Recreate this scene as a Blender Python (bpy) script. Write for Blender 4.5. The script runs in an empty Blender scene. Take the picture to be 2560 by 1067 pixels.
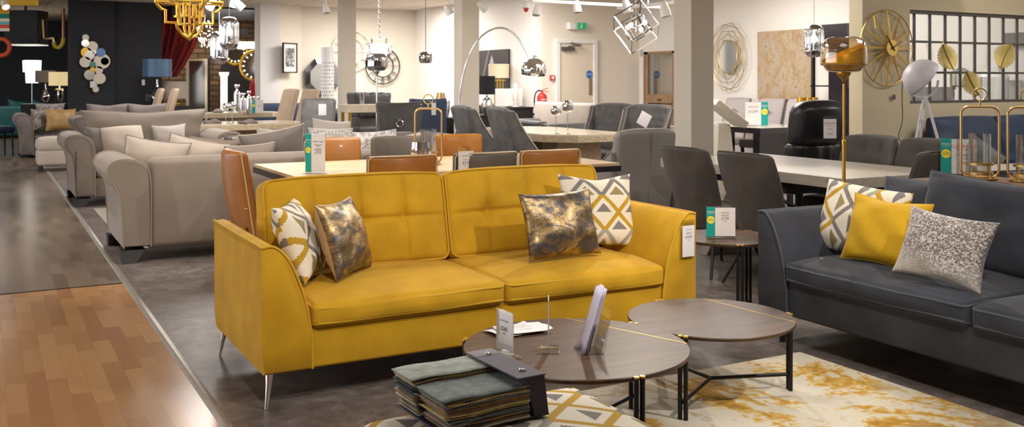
import bpy, math, random
from math import sin, cos, pi, radians, sqrt, atan2, hypot
from mathutils import Vector, Matrix, noise as mnoise
random.seed(7)
COL = bpy.context.scene.collection
# ---------------------------------------------------------------- camera model (room axes: x along sofa, y into shop)
F, HZ, HC, TH = 2440.0, 203.0, 1.4, radians(28.4)
CT, ST = cos(TH), sin(TH)
def at(px, py, Y):
    """point of the room seen at photo pixel (px,py) at distance Y in front of the camera"""
    X = (px-1280)/F*Y
    return Vector((X*CT+Y*ST, -X*ST+Y*CT, HC-(py-HZ)/F*Y))
# ---------------------------------------------------------------- materials
MATS = {}
def _mat(name):
    m = bpy.data.materials.new(name); m.use_nodes = True
    nt = m.node_tree
    return m, nt, nt.nodes, nt.links, nt.nodes['Principled BSDF']
def mat(name, col, rough=.5, metal=0, sheen=0, noise=0, nscale=8, bump=0, bscale=60, spec=.5, emit=0, emitcol=None, alpha=1, trans=0, ior=1.45, col2=None, coat=0, stretch=(1,1,1)):
    if name in MATS: return MATS[name]
    m, nt, N, L, b = _mat(name)
    c = (*col, 1)
    b.inputs['Base Color'].default_value = c
    b.inputs['Roughness'].default_value = rough
    b.inputs['Metallic'].default_value = metal
    b.inputs['Specular IOR Level'].default_value = spec
    if sheen:
        b.inputs['Sheen Weight'].default_value = sheen
        b.inputs['Sheen Roughness'].default_value = .35
        b.inputs['Sheen Tint'].default_value = (*[min(1, x*.6+.3) for x in col], 1)
    if coat: b.inputs['Coat Weight'].default_value = coat; b.inputs['Coat Roughness'].default_value = .08
    if trans: b.inputs['Transmission Weight'].default_value = trans; b.inputs['IOR'].default_value = ior
    if alpha < 1: b.inputs['Alpha'].default_value = alpha
    if emit:
        b.inputs['Emission Color'].default_value = (*(emitcol or col), 1); b.inputs['Emission Strength'].default_value = emit
    if noise or bump:
        tc = N.new('ShaderNodeTexCoord'); mp = N.new('ShaderNodeMapping'); L.new(tc.outputs['Object'], mp.inputs[0])
        mp.inputs['Scale'].default_value = stretch
    if noise:
        n = N.new('ShaderNodeTexNoise'); n.inputs['Scale'].default_value = nscale; n.inputs['Detail'].default_value = 5
        L.new(mp.outputs[0], n.inputs['Vector'])
        r = N.new('ShaderNodeValToRGB'); r.color_ramp.elements[0].position = .32; r.color_ramp.elements[1].position = .68
        d = [max(0, x*(1-noise)) for x in col]; e = list(col2) if col2 else [min(1, x*(1+noise)) for x in col]
        r.color_ramp.elements[0].color = (*d, 1); r.color_ramp.elements[1].color = (*e, 1)
        L.new(n.outputs[0], r.inputs[0]); L.new(r.outputs[0], b.inputs['Base Color'])
    if bump:
        n2 = N.new('ShaderNodeTexNoise'); n2.inputs['Scale'].default_value = bscale; n2.inputs['Detail'].default_value = 3
        L.new(mp.outputs[0], n2.inputs['Vector'])
        bp = N.new('ShaderNodeBump'); bp.inputs['Strength'].default_value = bump; bp.inputs['Distance'].default_value = .01
        L.new(n2.outputs[0], bp.inputs['Height']); L.new(bp.outputs[0], b.inputs['Normal'])
    MATS[name] = m
    return m
def S(*c):  # sRGB 0-255 -> linear
    return tuple((x/255/12.92 if x/255 <= .04045 else ((x/255+.055)/1.055)**2.4) for x in c)
class NT:
    """tiny node-graph helper for the patterned materials"""
    def __init__(s, name): s.m, s.nt, s.N, s.L, s.b = _mat(name); s.tc = s.N.new('ShaderNodeTexCoord'); MATS[name] = s.m
    def put(s, node, i, v):
        if hasattr(v, 'is_linked') or hasattr(v, 'links'): s.L.new(v, node.inputs[i])
        else: node.inputs[i].default_value = v
    def m_(s, op, a, b=None, c=None):
        n = s.N.new('ShaderNodeMath'); n.operation = op
        for i, v in enumerate((a, b, c)):
            if v is not None: s.put(n, i, v)
        return n.outputs[0]
    def mix(s, f, a, b):
        n = s.N.new('ShaderNodeMix'); n.data_type = 'RGBA'
        s.put(n, 0, f)
        for i, v in ((6, a), (7, b)):
            s.put(n, i, v if hasattr(v, 'links') else (*v, 1))
        return n.outputs[2]
    def ramp(s, f, stops, const=False):
        n = s.N.new('ShaderNodeValToRGB'); cr = n.color_ramp
        if const: cr.interpolation = 'CONSTANT'
        while len(cr.elements) < len(stops): cr.elements.new(.5)
        for e, (p, c) in zip(cr.elements, stops): e.position = p; e.color = (*c, 1)
        s.L.new(f, n.inputs[0]); return n.outputs[0]
    def map(s, src='Object', scale=(1,1,1), rot=(0,0,0), loc=(0,0,0)):
        n = s.N.new('ShaderNodeMapping'); s.L.new(s.tc.outputs[src], n.inputs[0])
        n.inputs['Scale'].default_value = scale; n.inputs['Rotation'].default_value = rot; n.inputs['Location'].default_value = loc
        return n.outputs[0]
    def noise(s, vec, scale, detail=4, rough=.5, dist=0):
        n = s.N.new('ShaderNodeTexNoise'); s.L.new(vec, n.inputs['Vector'])
        n.inputs['Scale'].default_value = scale; n.inputs['Detail'].default_value = detail
        n.inputs['Roughness'].default_value = rough; n.inputs['Distortion'].default_value = dist
        return n.outputs[0]
    def sep(s, vec):
        n = s.N.new('ShaderNodeSeparateXYZ'); s.L.new(vec, n.inputs[0]); return n.outputs
    def bump(s, h, strength=.3, dist=.01):
        n = s.N.new('ShaderNodeBump'); n.inputs['Strength'].default_value = strength; n.inputs['Distance'].default_value = dist
        s.L.new(h, n.inputs['Height']); s.L.new(n.outputs[0], s.b.inputs['Normal'])
    def out(s, col=None, rough=None, metal=None):
        if col is not None: s.put(s.b, 'Base Color', col)
        if rough is not None: s.put(s.b, 'Roughness', rough)
        if metal is not None: s.put(s.b, 'Metallic', metal)
        return s.m
# ---------------------------------------------------------------- mesh builder
class MB:
    def __init__(s): s.v = []; s.f = []; s.M = None
    def add(s, vs, fs):
        b = len(s.v)
        s.v += [tuple(s.M @ Vector(p)) if s.M else tuple(p) for p in vs]
        s.f += [tuple(b+i for i in f) for f in fs]
        return s
    def box(s, x0, x1, y0, y1, z0, z1):
        return s.add([(x0,y0,z0),(x1,y0,z0),(x1,y1,z0),(x0,y1,z0),(x0,y0,z1),(x1,y0,z1),(x1,y1,z1),(x0,y1,z1)],
                     [(0,3,2,1),(4,5,6,7),(0,1,5,4),(1,2,6,5),(2,3,7,6),(3,0,4,7)])
    def hexa(s, b, t):
        return s.add(list(b)+list(t), [(0,3,2,1),(4,5,6,7),(0,1,5,4),(1,2,6,5),(2,3,7,6),(3,0,4,7)])
    def bar(s, p, q, w=.02, h=None, up=(0,0,1)):
        p, q = Vector(p), Vector(q); d = (q-p).normalized(); h = h or w
        u = Vector(up)
        if abs(d.dot(u)) > .98: u = Vector((1,0,0))
        a = d.cross(u).normalized()*w/2; c = a.normalized().cross(d).normalized()*h/2
        return s.hexa([p-a-c, p+a-c, p+a+c, p-a+c], [q-a-c, q+a-c, q+a+c, q-a+c])
    def tube(s, pts, r, seg=8, closed=False, caps=True):
        pts = [Vector(p) for p in pts]; n = len(pts)
        if n < 2: return s
        rs = r if isinstance(r, (list, tuple)) else [r]*n
        vs = []; prev = None
        for i, p in enumerate(pts):
            if closed: t = pts[(i+1) % n]-pts[i-1]
            else: t = pts[min(i+1, n-1)]-pts[max(i-1, 0)]
            if t.length < 1e-9: t = Vector((0,0,1))
            t.normalize()
            if prev is None:
                u = Vector((0,0,1)) if abs(t.z) < .9 else Vector((1,0,0))
                a = t.cross(u).normalized()
            else:
                a = (prev - t*prev.dot(t))
                a = a.normalized() if a.length > 1e-6 else t.orthogonal().normalized()
            prev = a; b = t.cross(a)
            vs += [p+(a*cos(2*pi*k/seg)+b*sin(2*pi*k/seg))*rs[i] for k in range(seg)]
        fs = []
        for i in range(n if closed else n-1):
            j = (i+1) % n
            for k in range(seg):
                k2 = (k+1) % seg
                fs.append((i*seg+k, i*seg+k2, j*seg+k2, j*seg+k))
        if not closed and caps:
            fs.append(tuple(range(seg-1, -1, -1))); fs.append(tuple((n-1)*seg+k for k in range(seg)))
        return s.add(vs, fs)
    def cyl(s, p, q, r, r2=None, seg=20):
        return s.tube([p, q], [r, r if r2 is None else r2], seg)
    def lathe(s, prof, c=(0,0,0), seg=32, caps=True):
        vs = []; fs = []
        for (r, z) in prof:
            vs += [(c[0]+r*cos(2*pi*k/seg), c[1]+r*sin(2*pi*k/seg), c[2]+z) for k in range(seg)]
        for i in range(len(prof)-1):
            for k in range(seg):
                k2 = (k+1) % seg
                fs.append((i*seg+k, i*seg+k2, (i+1)*seg+k2, (i+1)*seg+k))
        if caps:
            if prof[0][0] > 1e-4: fs.append(tuple(range(seg-1, -1, -1)))
            if prof[-1][0] > 1e-4: fs.append(tuple((len(prof)-1)*seg+k for k in range(seg)))
        return s.add(vs, fs)
    def prism(s, poly, a, b, axis='z'):
        n = len(poly)
        def P(p, t):
            return (p[0], p[1], t) if axis == 'z' else ((p[0], t, p[1]) if axis == 'y' else (t, p[0], p[1]))
        vs = [P(p, a) for p in poly]+[P(p, b) for p in poly]
        fs = [tuple(range(n-1, -1, -1)), tuple(range(n, 2*n))]+[(i, (i+1) % n, n+(i+1) % n, n+i) for i in range(n)]
        return s.add(vs, fs)
    def grid(s, nu, nv, fn, double=0):
        vs = [fn(i/nu, j/nv) for j in range(nv+1) for i in range(nu+1)]
        fs = [(j*(nu+1)+i, j*(nu+1)+i+1, (j+1)*(nu+1)+i+1, (j+1)*(nu+1)+i) for j in range(nv) for i in range(nu)]
        return s.add(vs, fs)
    def rbox(s, w, d, h, r=.03, n=(6,6,3), puff=(0,0,0), c=(0,0,0), fn=None, k=3):
        """box with rounded edges, subdivided; puff pushes faces out; fn deforms"""
        def axis(L, cnt):
            a = L/2; rr = min(r, a*.98)
            out = [-a+rr*(1-math.tan((1-t/k)*pi/4)) for t in range(k)]
            inn = [(-a+rr)+(2*a-2*rr)*i/cnt for i in range(cnt+1)]
            return out+inn+[-x for x in reversed(out)]
        ax = [axis(w, n[0]), axis(d, n[1]), axis(h, n[2])]
        hs = (w/2, d/2, h/2); idx = {}; vs = []; fs = []
        def vert(i, j, m):
            key = (i, j, m)
            if key in idx: return idx[key]
            p = [ax[0][i], ax[1][j], ax[2][m]]
            q = [max(-hs[t]+min(r, hs[t]*.98), min(hs[t]-min(r, hs[t]*.98), p[t])) for t in range(3)]
            dv = Vector([p[t]-q[t] for t in range(3)])
            if dv.length > 1e-9: dv = dv.normalized()*min(r, min(hs)*.98)
            o = [q[t]+dv[t] for t in range(3)]
            e = [min(1, abs(p[t]/hs[t])) for t in range(3)]
            for t in range(3):
                if puff[t]:
                    g = 1
                    for u in range(3):
                        if u != t: g *= (1-e[u]**2.5)
                    o[t] += puff[t]*g*(p[t]/hs[t])
            o = Vector(o)+Vector(c)
            if fn: o = Vector(fn(o))
            idx[key] = len(vs); vs.append(o); return idx[key]
        X, Y, Z = [len(a)-1 for a in ax]
        for i in range(X):
            for j in range(Y):
                fs.append((vert(i,j,0), vert(i,j+1,0), vert(i+1,j+1,0), vert(i+1,j,0)))
                fs.append((vert(i,j,Z), vert(i+1,j,Z), vert(i+1,j+1,Z), vert(i,j+1,Z)))
        for i in range(X):
            for m in range(Z):
                fs.append((vert(i,0,m), vert(i+1,0,m), vert(i+1,0,m+1), vert(i,0,m+1)))
                fs.append((vert(i,Y,m), vert(i,Y,m+1), vert(i+1,Y,m+1), vert(i+1,Y,m)))
        for j in range(Y):
            for m in range(Z):
                fs.append((vert(0,j,m), vert(0,j,m+1), vert(0,j+1,m+1), vert(0,j+1,m)))
                fs.append((vert(X,j,m), vert(X,j+1,m), vert(X,j+1,m+1), vert(X,j,m+1)))
        return s.add(vs, fs)
    def build(s, name, m, parent=None, smooth=True, bevel=0, label=None, angle=40):
        me = bpy.data.meshes.new(name)
        me.from_pydata([tuple(p) for p in s.v], [], s.f); me.update()
        if smooth:
            me.polygons.foreach_set('use_smooth', [True]*len(me.polygons))
            try: me.set_sharp_from_angle(angle=radians(angle))
            except Exception: pass
        o = bpy.data.objects.new(name, me); COL.objects.link(o)
        for mm in (m if isinstance(m, (list, tuple)) else [m]): me.materials.append(mm)
        if parent: o.parent = parent
        if bevel:
            b = o.modifiers.new('b', 'BEVEL'); b.width = bevel; b.segments = 2; b.limit_method = 'ANGLE'; b.angle_limit = radians(50)
        if label: o['label'] = label
        return o
def tag(o, label=None, cat=None, group=None, kind=None):
    if label: o['label'] = label
    if cat: o['category'] = cat
    if group: o['group'] = group
    if kind: o['kind'] = kind
    return o
def thing(name, label, cat, loc=(0,0,0), rz=0, group=None):
    o = bpy.data.objects.new(name, None); COL.objects.link(o)
    o.location = loc; o.rotation_euler = (0, 0, radians(rz)); o.empty_display_size = .1
    return tag(o, label, cat, group)
def dup(root, loc, rz=0, label=None, group=None, scale=None):
    r = root.copy(); COL.objects.link(r); r.location = loc; r.rotation_euler = (0, 0, radians(rz))
    if label: r['label'] = label
    if group: r['group'] = group
    if scale: r.scale = scale
    for ch in list(root.children):
        c = ch.copy(); COL.objects.link(c); c.parent = r
        for g in ch.children:
            d = g.copy(); COL.objects.link(d); d.parent = c
    return r
def struct(name, mb, m, smooth=False, **k):
    return tag(mb.build(name, m, smooth=smooth, **k), kind='structure')
def single(name, mb, m, label, cat, loc=(0,0,0), rot=(0,0,0), group=None, **k):
    o = mb.build(name, m, **k); o.location = loc; o.rotation_euler = rot
    return tag(o, label, cat, group)
def text(body, size, m, parent, loc, rot=(pi/2,0,0), name='lettering', align='CENTER', sx=1.0):
    cu = bpy.data.curves.new('t', 'FONT'); cu.body = body; cu.size = size; cu.align_x = align; cu.align_y = 'CENTER'; cu.resolution_u = 2
    cu.space_line = .85
    o = bpy.data.objects.new('t', cu); COL.objects.link(o)
    bpy.context.view_layer.update()
    me = bpy.data.meshes.new_from_object(o.evaluated_get(bpy.context.evaluated_depsgraph_get()))
    bpy.data.objects.remove(o)
    n = bpy.data.objects.new(name, me); COL.objects.link(n); me.materials.clear(); me.materials.append(m)
    n.parent = parent; n.location = loc; n.rotation_euler = rot; n.scale = (sx, 1, 1)
    return n
def rrect(w, d, r, n=5, c=(0,0)):
    """rounded rectangle outline"""
    out = []
    for (sx, sy, a0) in ((1,1,0),(-1,1,90),(-1,-1,180),(1,-1,270)):
        for k in range(n+1):
            a = radians(a0+90*k/n)
            out.append((c[0]+sx*(w/2-r)+r*cos(a), c[1]+sy*(d/2-r)+r*sin(a)))
    return out
# ---------------------------------------------------------------- pillows
def pillow_fn(W, H, T, seed=0, pinch=.07, chop=0, plump=.5):
    rnd = random.Random(seed); off = Vector((rnd.random()*50, rnd.random()*50, 0))
    def fn(a, b, side):
        x = a*W/2*(1-pinch*(1-b*b)*abs(a)**1.5); z = b*H/2*(1-pinch*(1-a*a)*abs(b)**1.5)
        t = T/2*(max(0, (1-abs(a)**2.4))*max(0, (1-abs(b)**2.4)))**plump
        w = mnoise.noise(Vector((a*1.8, b*1.8, side*3))+off)*.10*T+mnoise.noise(Vector((a*5, b*5, side*3))+off)*.05*T
        edge = min(1, t/(T*.25))
        if chop and b > 0: z -= chop*H*b*b*math.exp(-(a/.45)**2)
        y = side*(t+w*edge)
        return Vector((x, y, z+H/2))
    return fn
def make_pillow(name, parent, W, H, T, m, seed=0, pinch=.07, chop=0, pipe=None, n=22, pr=.005, back=None, plump=.5):
    f = pillow_fn(W, H, T, seed, pinch, chop, plump); mb = MB(); vs = []; idx = {}
    fs = []; split = 0
    for side in (-1, 1):
        for j in range(n+1):
            for i in range(n+1):
                a, b = sin((i/n*2-1)*pi/2*.999), sin((j/n*2-1)*pi/2*.999)
                if i in (0, n): a = -1 if i == 0 else 1
                if j in (0, n): b = -1 if j == 0 else 1
                edge = i in (0, n) or j in (0, n)
                key = (i, j, 0 if edge else side)
                if key not in idx:
                    idx[key] = len(vs); vs.append(f(a, b, side))
        for j in range(n):
            for i in range(n):
                q = [idx[(p, r, 0 if p in (0, n) or r in (0, n) else side)] for p, r in ((i,j),(i+1,j),(i+1,j+1),(i,j+1))]
                fs.append(tuple(q if side < 0 else reversed(q)))
        if side < 0: split = len(fs)
    mb.add(vs, fs)
    o = mb.build(name, [m, back or m], parent, angle=180)
    if back:
        for i, p in enumerate(o.data.polygons): p.material_index = 0 if i < split else 1
    if pipe:
        pts = [f(t/12*2-1, -1, 0) for t in range(12)]+[f(1, t/12*2-1, 0) for t in range(12)]+[f(1-t/12*2, 1, 0) for t in range(12)]+[f(-1, 1-t/12*2, 0) for t in range(12)]
        MB().tube(pts, pr, 6, closed=True).build('piping', pipe, o)
    return o
def put_pillow(name, label, W, H, T, m, loc, rz=0, lean=15, roll=0, group=None, **k):
    """rz: where its face points (0 = towards -y), lean: tipped backwards; returns the top-level mesh"""
    o = make_pillow(name, None, W, H, T, m, **k)
    o.location = loc
    o.rotation_euler = (Matrix.Rotation(radians(rz), 3, 'Z') @ Matrix.Rotation(radians(-lean), 3, 'X') @ Matrix.Rotation(radians(roll), 3, 'Y')).to_euler()
    return tag(o, label, 'cushion', group)
# ---------------------------------------------------------------- patterned materials
def geo_mat(name, ax=(0, 2), sx=5.2, sy=5.2, ph=(.0, .0), cream=S(232,224,205), a=S(190,150,35), g=S(128,122,118), g2=S(165,160,152), rough=.85):
    t = NT(name); c = t.sep(t.tc.outputs['Object'])
    X = t.m_('MULTIPLY_ADD', c[ax[0]], sx, ph[0]); Y = t.m_('MULTIPLY_ADD', c[ax[1]], sy, ph[1])
    fx = t.m_('FRACT', X); x = t.m_('ABSOLUTE', t.m_('MULTIPLY_ADD', fx, 2.0, -1.0))
    row = t.m_('FLOOR', Y); fy = t.m_('FRACT', Y)
    st = t.m_('DIVIDE', t.m_('FLOOR', t.m_('MULTIPLY', x, 14.0)), 14.0)      # stepped, woven edge
    d = t.m_('ADD', st, t.m_('ABSOLUTE', t.m_('MULTIPLY_ADD', fy, 2.0, -1.0)))
    up = t.m_('GREATER_THAN', fy, .5)
    par = t.m_('MODULO', t.m_('ABSOLUTE', row), 2.0)
    A = t.mix(par, a, g); B = t.mix(par, g2, a); K = t.mix(par, g, S(150,135,90))
    low = t.ramp(d, [(0, (0,0,0)), (.46, (.5,.5,.5)), (.72, (1,1,1)), (1, (.5,.5,.5))], True)
    def region(lo, hi): return t.m_('MULTIPLY', t.m_('GREATER_THAN', d, lo), t.m_('LESS_THAN', d, hi))
    tri = t.m_('MULTIPLY', t.m_('LESS_THAN', d, .5), up)
    band = region(.78, 1.12)
    corner = t.m_('MULTIPLY', t.m_('GREATER_THAN', d, 1.45), t.m_('SUBTRACT', 1.0, up))
    col = t.mix(tri, cream, K)
    bandc = t.mix(up, B, A)
    col = t.mix(band, col, bandc)
    col = t.mix(corner, col, g)
    n = t.noise(t.map('Object'), 260, 1)
    t.bump(n, .35, .002)
    return t.out(col, rough)
def foil_mat(name, seed=0):
    t = NT(name); v = t.map('Object', (3, 1, 5), loc=(seed, 0, seed)); n1 = t.noise(v, 2.6, 11, .74, .7)
    v2 = t.map('Object', (3, 3, 3), loc=(seed+5, 2, 0)); n2 = t.noise(v2, 3.5, 8, .7, .3)
    col = t.ramp(n1, [(.3, S(56,52,52)), (.45, S(104,98,98)), (.52, S(178,150,104)), (.62, S(212,186,140)), (.75, S(96,90,92))])
    k = t.ramp(n2, [(.42, (0,0,0)), (.55, (1,1,1))])
    col = t.mix(k, t.mix(.6, col, S(70,66,68)), col)
    met = t.ramp(n1, [(.35, (.15,)*3), (.5, (.85,)*3), (.7, (.9,)*3)])
    t.bump(t.noise(t.map('Object'), 120, 4), .35, .003)
    return t.out(col, .38, met)
def speckle_mat():
    t = NT('speckled velvet'); v = t.map('Object', (1, 1, 1.25))
    n = t.noise(v, 95, 2, .5, 1.0)
    k = t.ramp(n, [(.50, (0,0,0)), (.56, (1,1,1))])
    fade = t.noise(t.map('Object'), 4, 2)
    lightc, darkc = S(186,178,172), S(96,86,82)
    col = t.mix(k, darkc, lightc)
    z = t.sep(t.tc.outputs['Object'])[2]
    f = t.ramp(t.m_('ADD', t.m_('MULTIPLY', z, 2.0), t.m_('MULTIPLY', fade, .5)), [(.28, (1,1,1)), (.48, (0,0,0))])
    col = t.mix(t.m_('MULTIPLY', f, .7), col, S(200,193,182))
    t.b.inputs['Sheen Weight'].default_value = .5
    t.bump(n, .3, .004)
    return t.out(col, .6)
def rug_mat():
    t = NT('abstract rug'); v = t.map('Object', (1, .75, 1), rot=(0,0,.5))
    n1 = t.noise(v, 1.7, 9, .62, 1.2); n2 = t.noise(t.map('Object', loc=(3,1,0)), 26, 3, .6, .3); n3 = t.noise(t.map('Object', loc=(8,4,0)), 1.3, 6, .6, .8)
    mixv = t.m_('ADD', t.m_('MULTIPLY', n1, .84), t.m_('MULTIPLY', n2, .16))
    col = t.ramp(mixv, [(.36, S(140,100,30)), (.44, S(184,140,50)), (.465, S(200,168,96)), (.485, S(206,196,174)), (.56, S(208,200,184)), (.59, S(178,168,150)), (.63, S(190,148,60)), (.7, S(168,126,42))])
    k = t.ramp(n3, [(.52, (0,0,0)), (.62, (1,1,1))])
    col = t.mix(t.m_('MULTIPLY', k, .55), col, S(178,170,156))
    t.bump(mixv, .5, .02)
    return t.out(col, .95)
def plank_mat(name, c1, c2, rough, grain=.25):
    t = NT(name); v = t.map('Object', rot=(0, 0, pi/2))
    b = t.N.new('ShaderNodeTexBrick'); t.L.new(v, b.inputs['Vector'])
    b.inputs['Scale'].default_value = 1; b.inputs['Brick Width'].default_value = .46; b.inputs['Row Height'].default_value = .085
    b.inputs['Mortar Size'].default_value = .0007; b.inputs['Mortar'].default_value = (*[x*.45 for x in c1], 1); b.offset = .37; b.offset_frequency = 2
    b.inputs['Color1'].default_value = (0,0,0,1); b.inputs['Color2'].default_value = (1,1,1,1); b.inputs['Bias'].default_value = 0
    gr = t.noise(t.map('Object', (16, 1.1, 1)), 3, 6, .6, 1.0)
    pat = t.ramp(t.N and b.outputs[0], [(0, c1), (.5, tuple((p+q)/2 for p, q in zip(c1, c2))), (1, c2)])
    col = t.mix(t.m_('MULTIPLY', gr, grain), pat, tuple(x*.45 for x in c1))
    return t.out(col, rough)
def tile_floor_mat():
    t = NT('slate vinyl floor'); v = t.map('Object', rot=(0,0,radians(0)))
    n = t.noise(v, 1.6, 8, .62, .8); n2 = t.noise(t.map('Object', (1, 1, 1)), 14, 5, .6, .5)
    col = t.ramp(t.m_('ADD', t.m_('MULTIPLY', n, .65), t.m_('MULTIPLY', n2, .35)), [(.32, S(74,66,62)), (.5, S(110,100,95)), (.66, S(148,137,130))])
    b = t.N.new('ShaderNodeTexBrick'); t.L.new(v, b.inputs['Vector']); b.inputs['Scale'].default_value = 1
    b.inputs['Brick Width'].default_value = .92; b.inputs['Row Height'].default_value = .46; b.inputs['Mortar Size'].default_value = .0015
    b.inputs['Color1'].default_value = (.86,.86,.86,1); b.inputs['Color2'].default_value = (1.06,1.06,1.06,1); b.inputs['Mortar'].default_value = (.55,.55,.55,1)
    mm = t.N.new('ShaderNodeMix'); mm.data_type = 'RGBA'; mm.blend_type = 'MULTIPLY'; mm.inputs[0].default_value = 1
    t.L.new(col, mm.inputs[6]); t.L.new(b.outputs[0], mm.inputs[7])
    t.bump(n2, .06, .01)
    return t.out(mm.outputs[2], .36)
def wood_mat(name, c1, c2, rough=.35, ax='x', scale=2.2, coat=0):
    t = NT(name); sc = (1.2, 14, 14) if ax == 'x' else ((14, 1.2, 14) if ax == 'y' else (14, 14, 1.2))
    n = t.noise(t.map('Object', sc), scale, 7, .6, .5)
    col = t.ramp(n, [(.3, c1), (.7, c2)])
    if coat: t.b.inputs['Coat Weight'].default_value = coat
    t.bump(n, .08, .003)
    return t.out(col, rough)
def brick_mat():
    t = NT('old brick wall'); v = t.map('Object', rot=(pi/2, 0, 0))
    b = t.N.new('ShaderNodeTexBrick'); t.L.new(v, b.inputs['Vector']); b.inputs['Scale'].default_value = 1
    b.inputs['Brick Width'].default_value = .34; b.inputs['Row Height'].default_value = .13; b.inputs['Mortar Size'].default_value = .02
    b.inputs['Color1'].default_value = (*S(170,132,92), 1); b.inputs['Color2'].default_value = (*S(120,90,62), 1); b.inputs['Mortar'].default_value = (*S(96,74,52), 1)
    n = t.noise(t.map('Object'), 6, 5)
    col = t.mix(t.m_('MULTIPLY', n, .5), b.outputs[0], S(60,46,34))
    t.bump(b.outputs[1], .5, .02)
    return t.out(col, .9)
def tex_mat(name, c1, c2, kind, scale, rough=.8, sheen=.3):
    """small woven, honeycomb or crushed fabrics"""
    t = NT(name)
    if kind == 'honeycomb':
        vn = t.N.new('ShaderNodeTexVoronoi'); vn.inputs['Scale'].default_value = scale; vn.inputs['Randomness'].default_value = 0.0
        t.L.new(t.map('Object', (1, 1, 1.15), rot=(0,.0,0)), vn.inputs['Vector']); k = t.ramp(vn.outputs[0], [(.28, (1,1,1)), (.42, (0,0,0))])
        n = vn.outputs[0]
    elif kind == 'stripe':
        w = t.N.new('ShaderNodeTexWave'); w.inputs['Scale'].default_value = scale; w.inputs['Distortion'].default_value = 3
        t.L.new(t.map('Object', rot=(0,.6,0)), w.inputs['Vector']); k = w.outputs[1] if len(w.outputs) > 1 else w.outputs[0]; n = k
    else:
        n = t.noise(t.map('Object'), scale, 6, .65, 1.5); k = t.ramp(n, [(.42, (0,0,0)), (.58, (1,1,1))])
    col = t.mix(k, c1, c2)
    t.b.inputs['Sheen Weight'].default_value = sheen
    t.bump(n, .2, .004)
    return t.out(col, rough)
YEL = mat('mustard velvet', S(200,154,34), .8, sheen=.5, noise=.13, nscale=5, bump=.12, bscale=300, spec=.22)
YELP = mat('mustard piping', S(204,160,42), .7, sheen=.4, spec=.25)
YEL2 = mat('yellow cotton', S(200,156,6), .8, sheen=.15, noise=.05, nscale=5, bump=.2, bscale=420)
NAVY = mat('slate blue velvet', S(54,56,63), .8, sheen=.5, spec=.22, noise=.3, nscale=4, bump=.12, bscale=300)
NAVYP = mat('slate blue piping', S(60,66,78), .6, sheen=.5)
BEI = mat('taupe velvet', S(134,121,109), .75, sheen=.45, noise=.07, nscale=4, bump=.1, bscale=250)
BEIP = mat('taupe piping', S(146,132,119), .75, sheen=.3, spec=.25)
CREAMF = mat('cream linen', S(196,182,168), .85, sheen=.3, noise=.05, nscale=6, bump=.2, bscale=200)
GREYF = mat('grey chenille', S(116,106,100), .85, sheen=.4, noise=.1, nscale=6, bump=.15, bscale=200)
TEAL = mat('teal velvet', S(16,84,84), .6, sheen=.5, noise=.15, nscale=5)
INK = mat('dark navy velvet', S(30,48,74), .6, sheen=.5, noise=.2, nscale=5)
GOLDF = mat('gold velvet', S(160,124,70), .5, sheen=.6, noise=.2, nscale=8)
TANL = mat('tan leather', S(156,98,34), .38, noise=.10, nscale=7, bump=.08, bscale=180, coat=.15)
GRYL = mat('taupe grey leather', S(88,80,72), .42, noise=.08, nscale=7, bump=.08, bscale=180)
BLKL = mat('black leather', S(28,27,29), .35, noise=.1, nscale=7, bump=.12, bscale=90, coat=.15)
LGL = mat('light grey leather', S(150,144,138), .5, noise=.03, nscale=5)
WHL = mat('white leather', S(168,158,154), .5)
PIPC = mat('cream piping', S(205,185,150), .6)
SUEDE = mat('brown suede', S(82,74,69), .85, sheen=.4, noise=.18, nscale=7, bump=.1, bscale=200)
CRUSH = mat('grey crushed velvet', S(92,88,86), .55, sheen=.7, noise=.25, nscale=9)
CRUSHD = mat('charcoal crushed velvet', S(64,60,58), .55, sheen=.6, noise=.25, nscale=9)
TANF = mat('sand velvet', S(176,152,126), .75, sheen=.4, noise=.08, nscale=6)
CHROME = mat('polished chrome', (.86,.86,.88), .07, 1)
SMOKE = mat('smoked chrome glass', (.52,.5,.5), .05, 1)
GOLD = mat('brushed gold', S(222,178,74), .3, .9)
GOLDL = mat('polished gold glass', S(236,186,50), .32, .45)
AGED = mat('antique brass', S(204,172,116), .34, 1)
BLKM = mat('black metal', S(26,25,26), .4, .3)
GREYM = mat('grey steel', S(92,88,84), .5, .4, noise=.15, nscale=20)
ALU = mat('worn aluminium strip', S(172,166,156), .38, .6, noise=.12, nscale=30)
DWOOD = wood_mat('dark oak', S(56,40,28), S(92,68,48), .40, 'x', 2.2, 0)
DWOOD2 = wood_mat('dark oak grain other way', S(58,44,34), S(98,78,62), .34, 'x', 2.2, .3)
DWOOD.node_tree.nodes['Principled BSDF'].inputs['Specular IOR Level'].default_value = .3
DWEDGE = mat('dark oak edge', S(50,40,32), .45)
MWOOD = wood_mat('mid oak', S(118,88,62), S(158,124,92), .5, 'z')
BLKW = mat('black stained wood', S(22,20,19), .55, noise=.1)
LTBLK = mat('near-black gloss wood', S(34,28,34), .2, noise=.1, coat=.3)
CONC = wood_mat('grey concrete effect oak', S(168,158,144), S(196,187,172), .35, 'y', 1.6, .2)
CONCE = mat('grey concrete edge', S(158,148,134), .6, noise=.08, nscale=40)
MARB = mat('cream marble', S(206,192,166), .22, noise=.08, nscale=6, bump=0, coat=.2)
MARBE = mat('rough cream marble edge', S(184,166,136), .75, noise=.14, nscale=30, bump=.6, bscale=40)
STRIPED = wood_mat('blond reclaimed wood', S(178,140,92), S(226,204,168), .45, 'x', 3.4)
PAPER = mat('white paper', S(226,222,224), .8)
CARD = mat('white card', S(222,214,210), .7)
TEALC = mat('teal card', S(0,150,140), .6)
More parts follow.
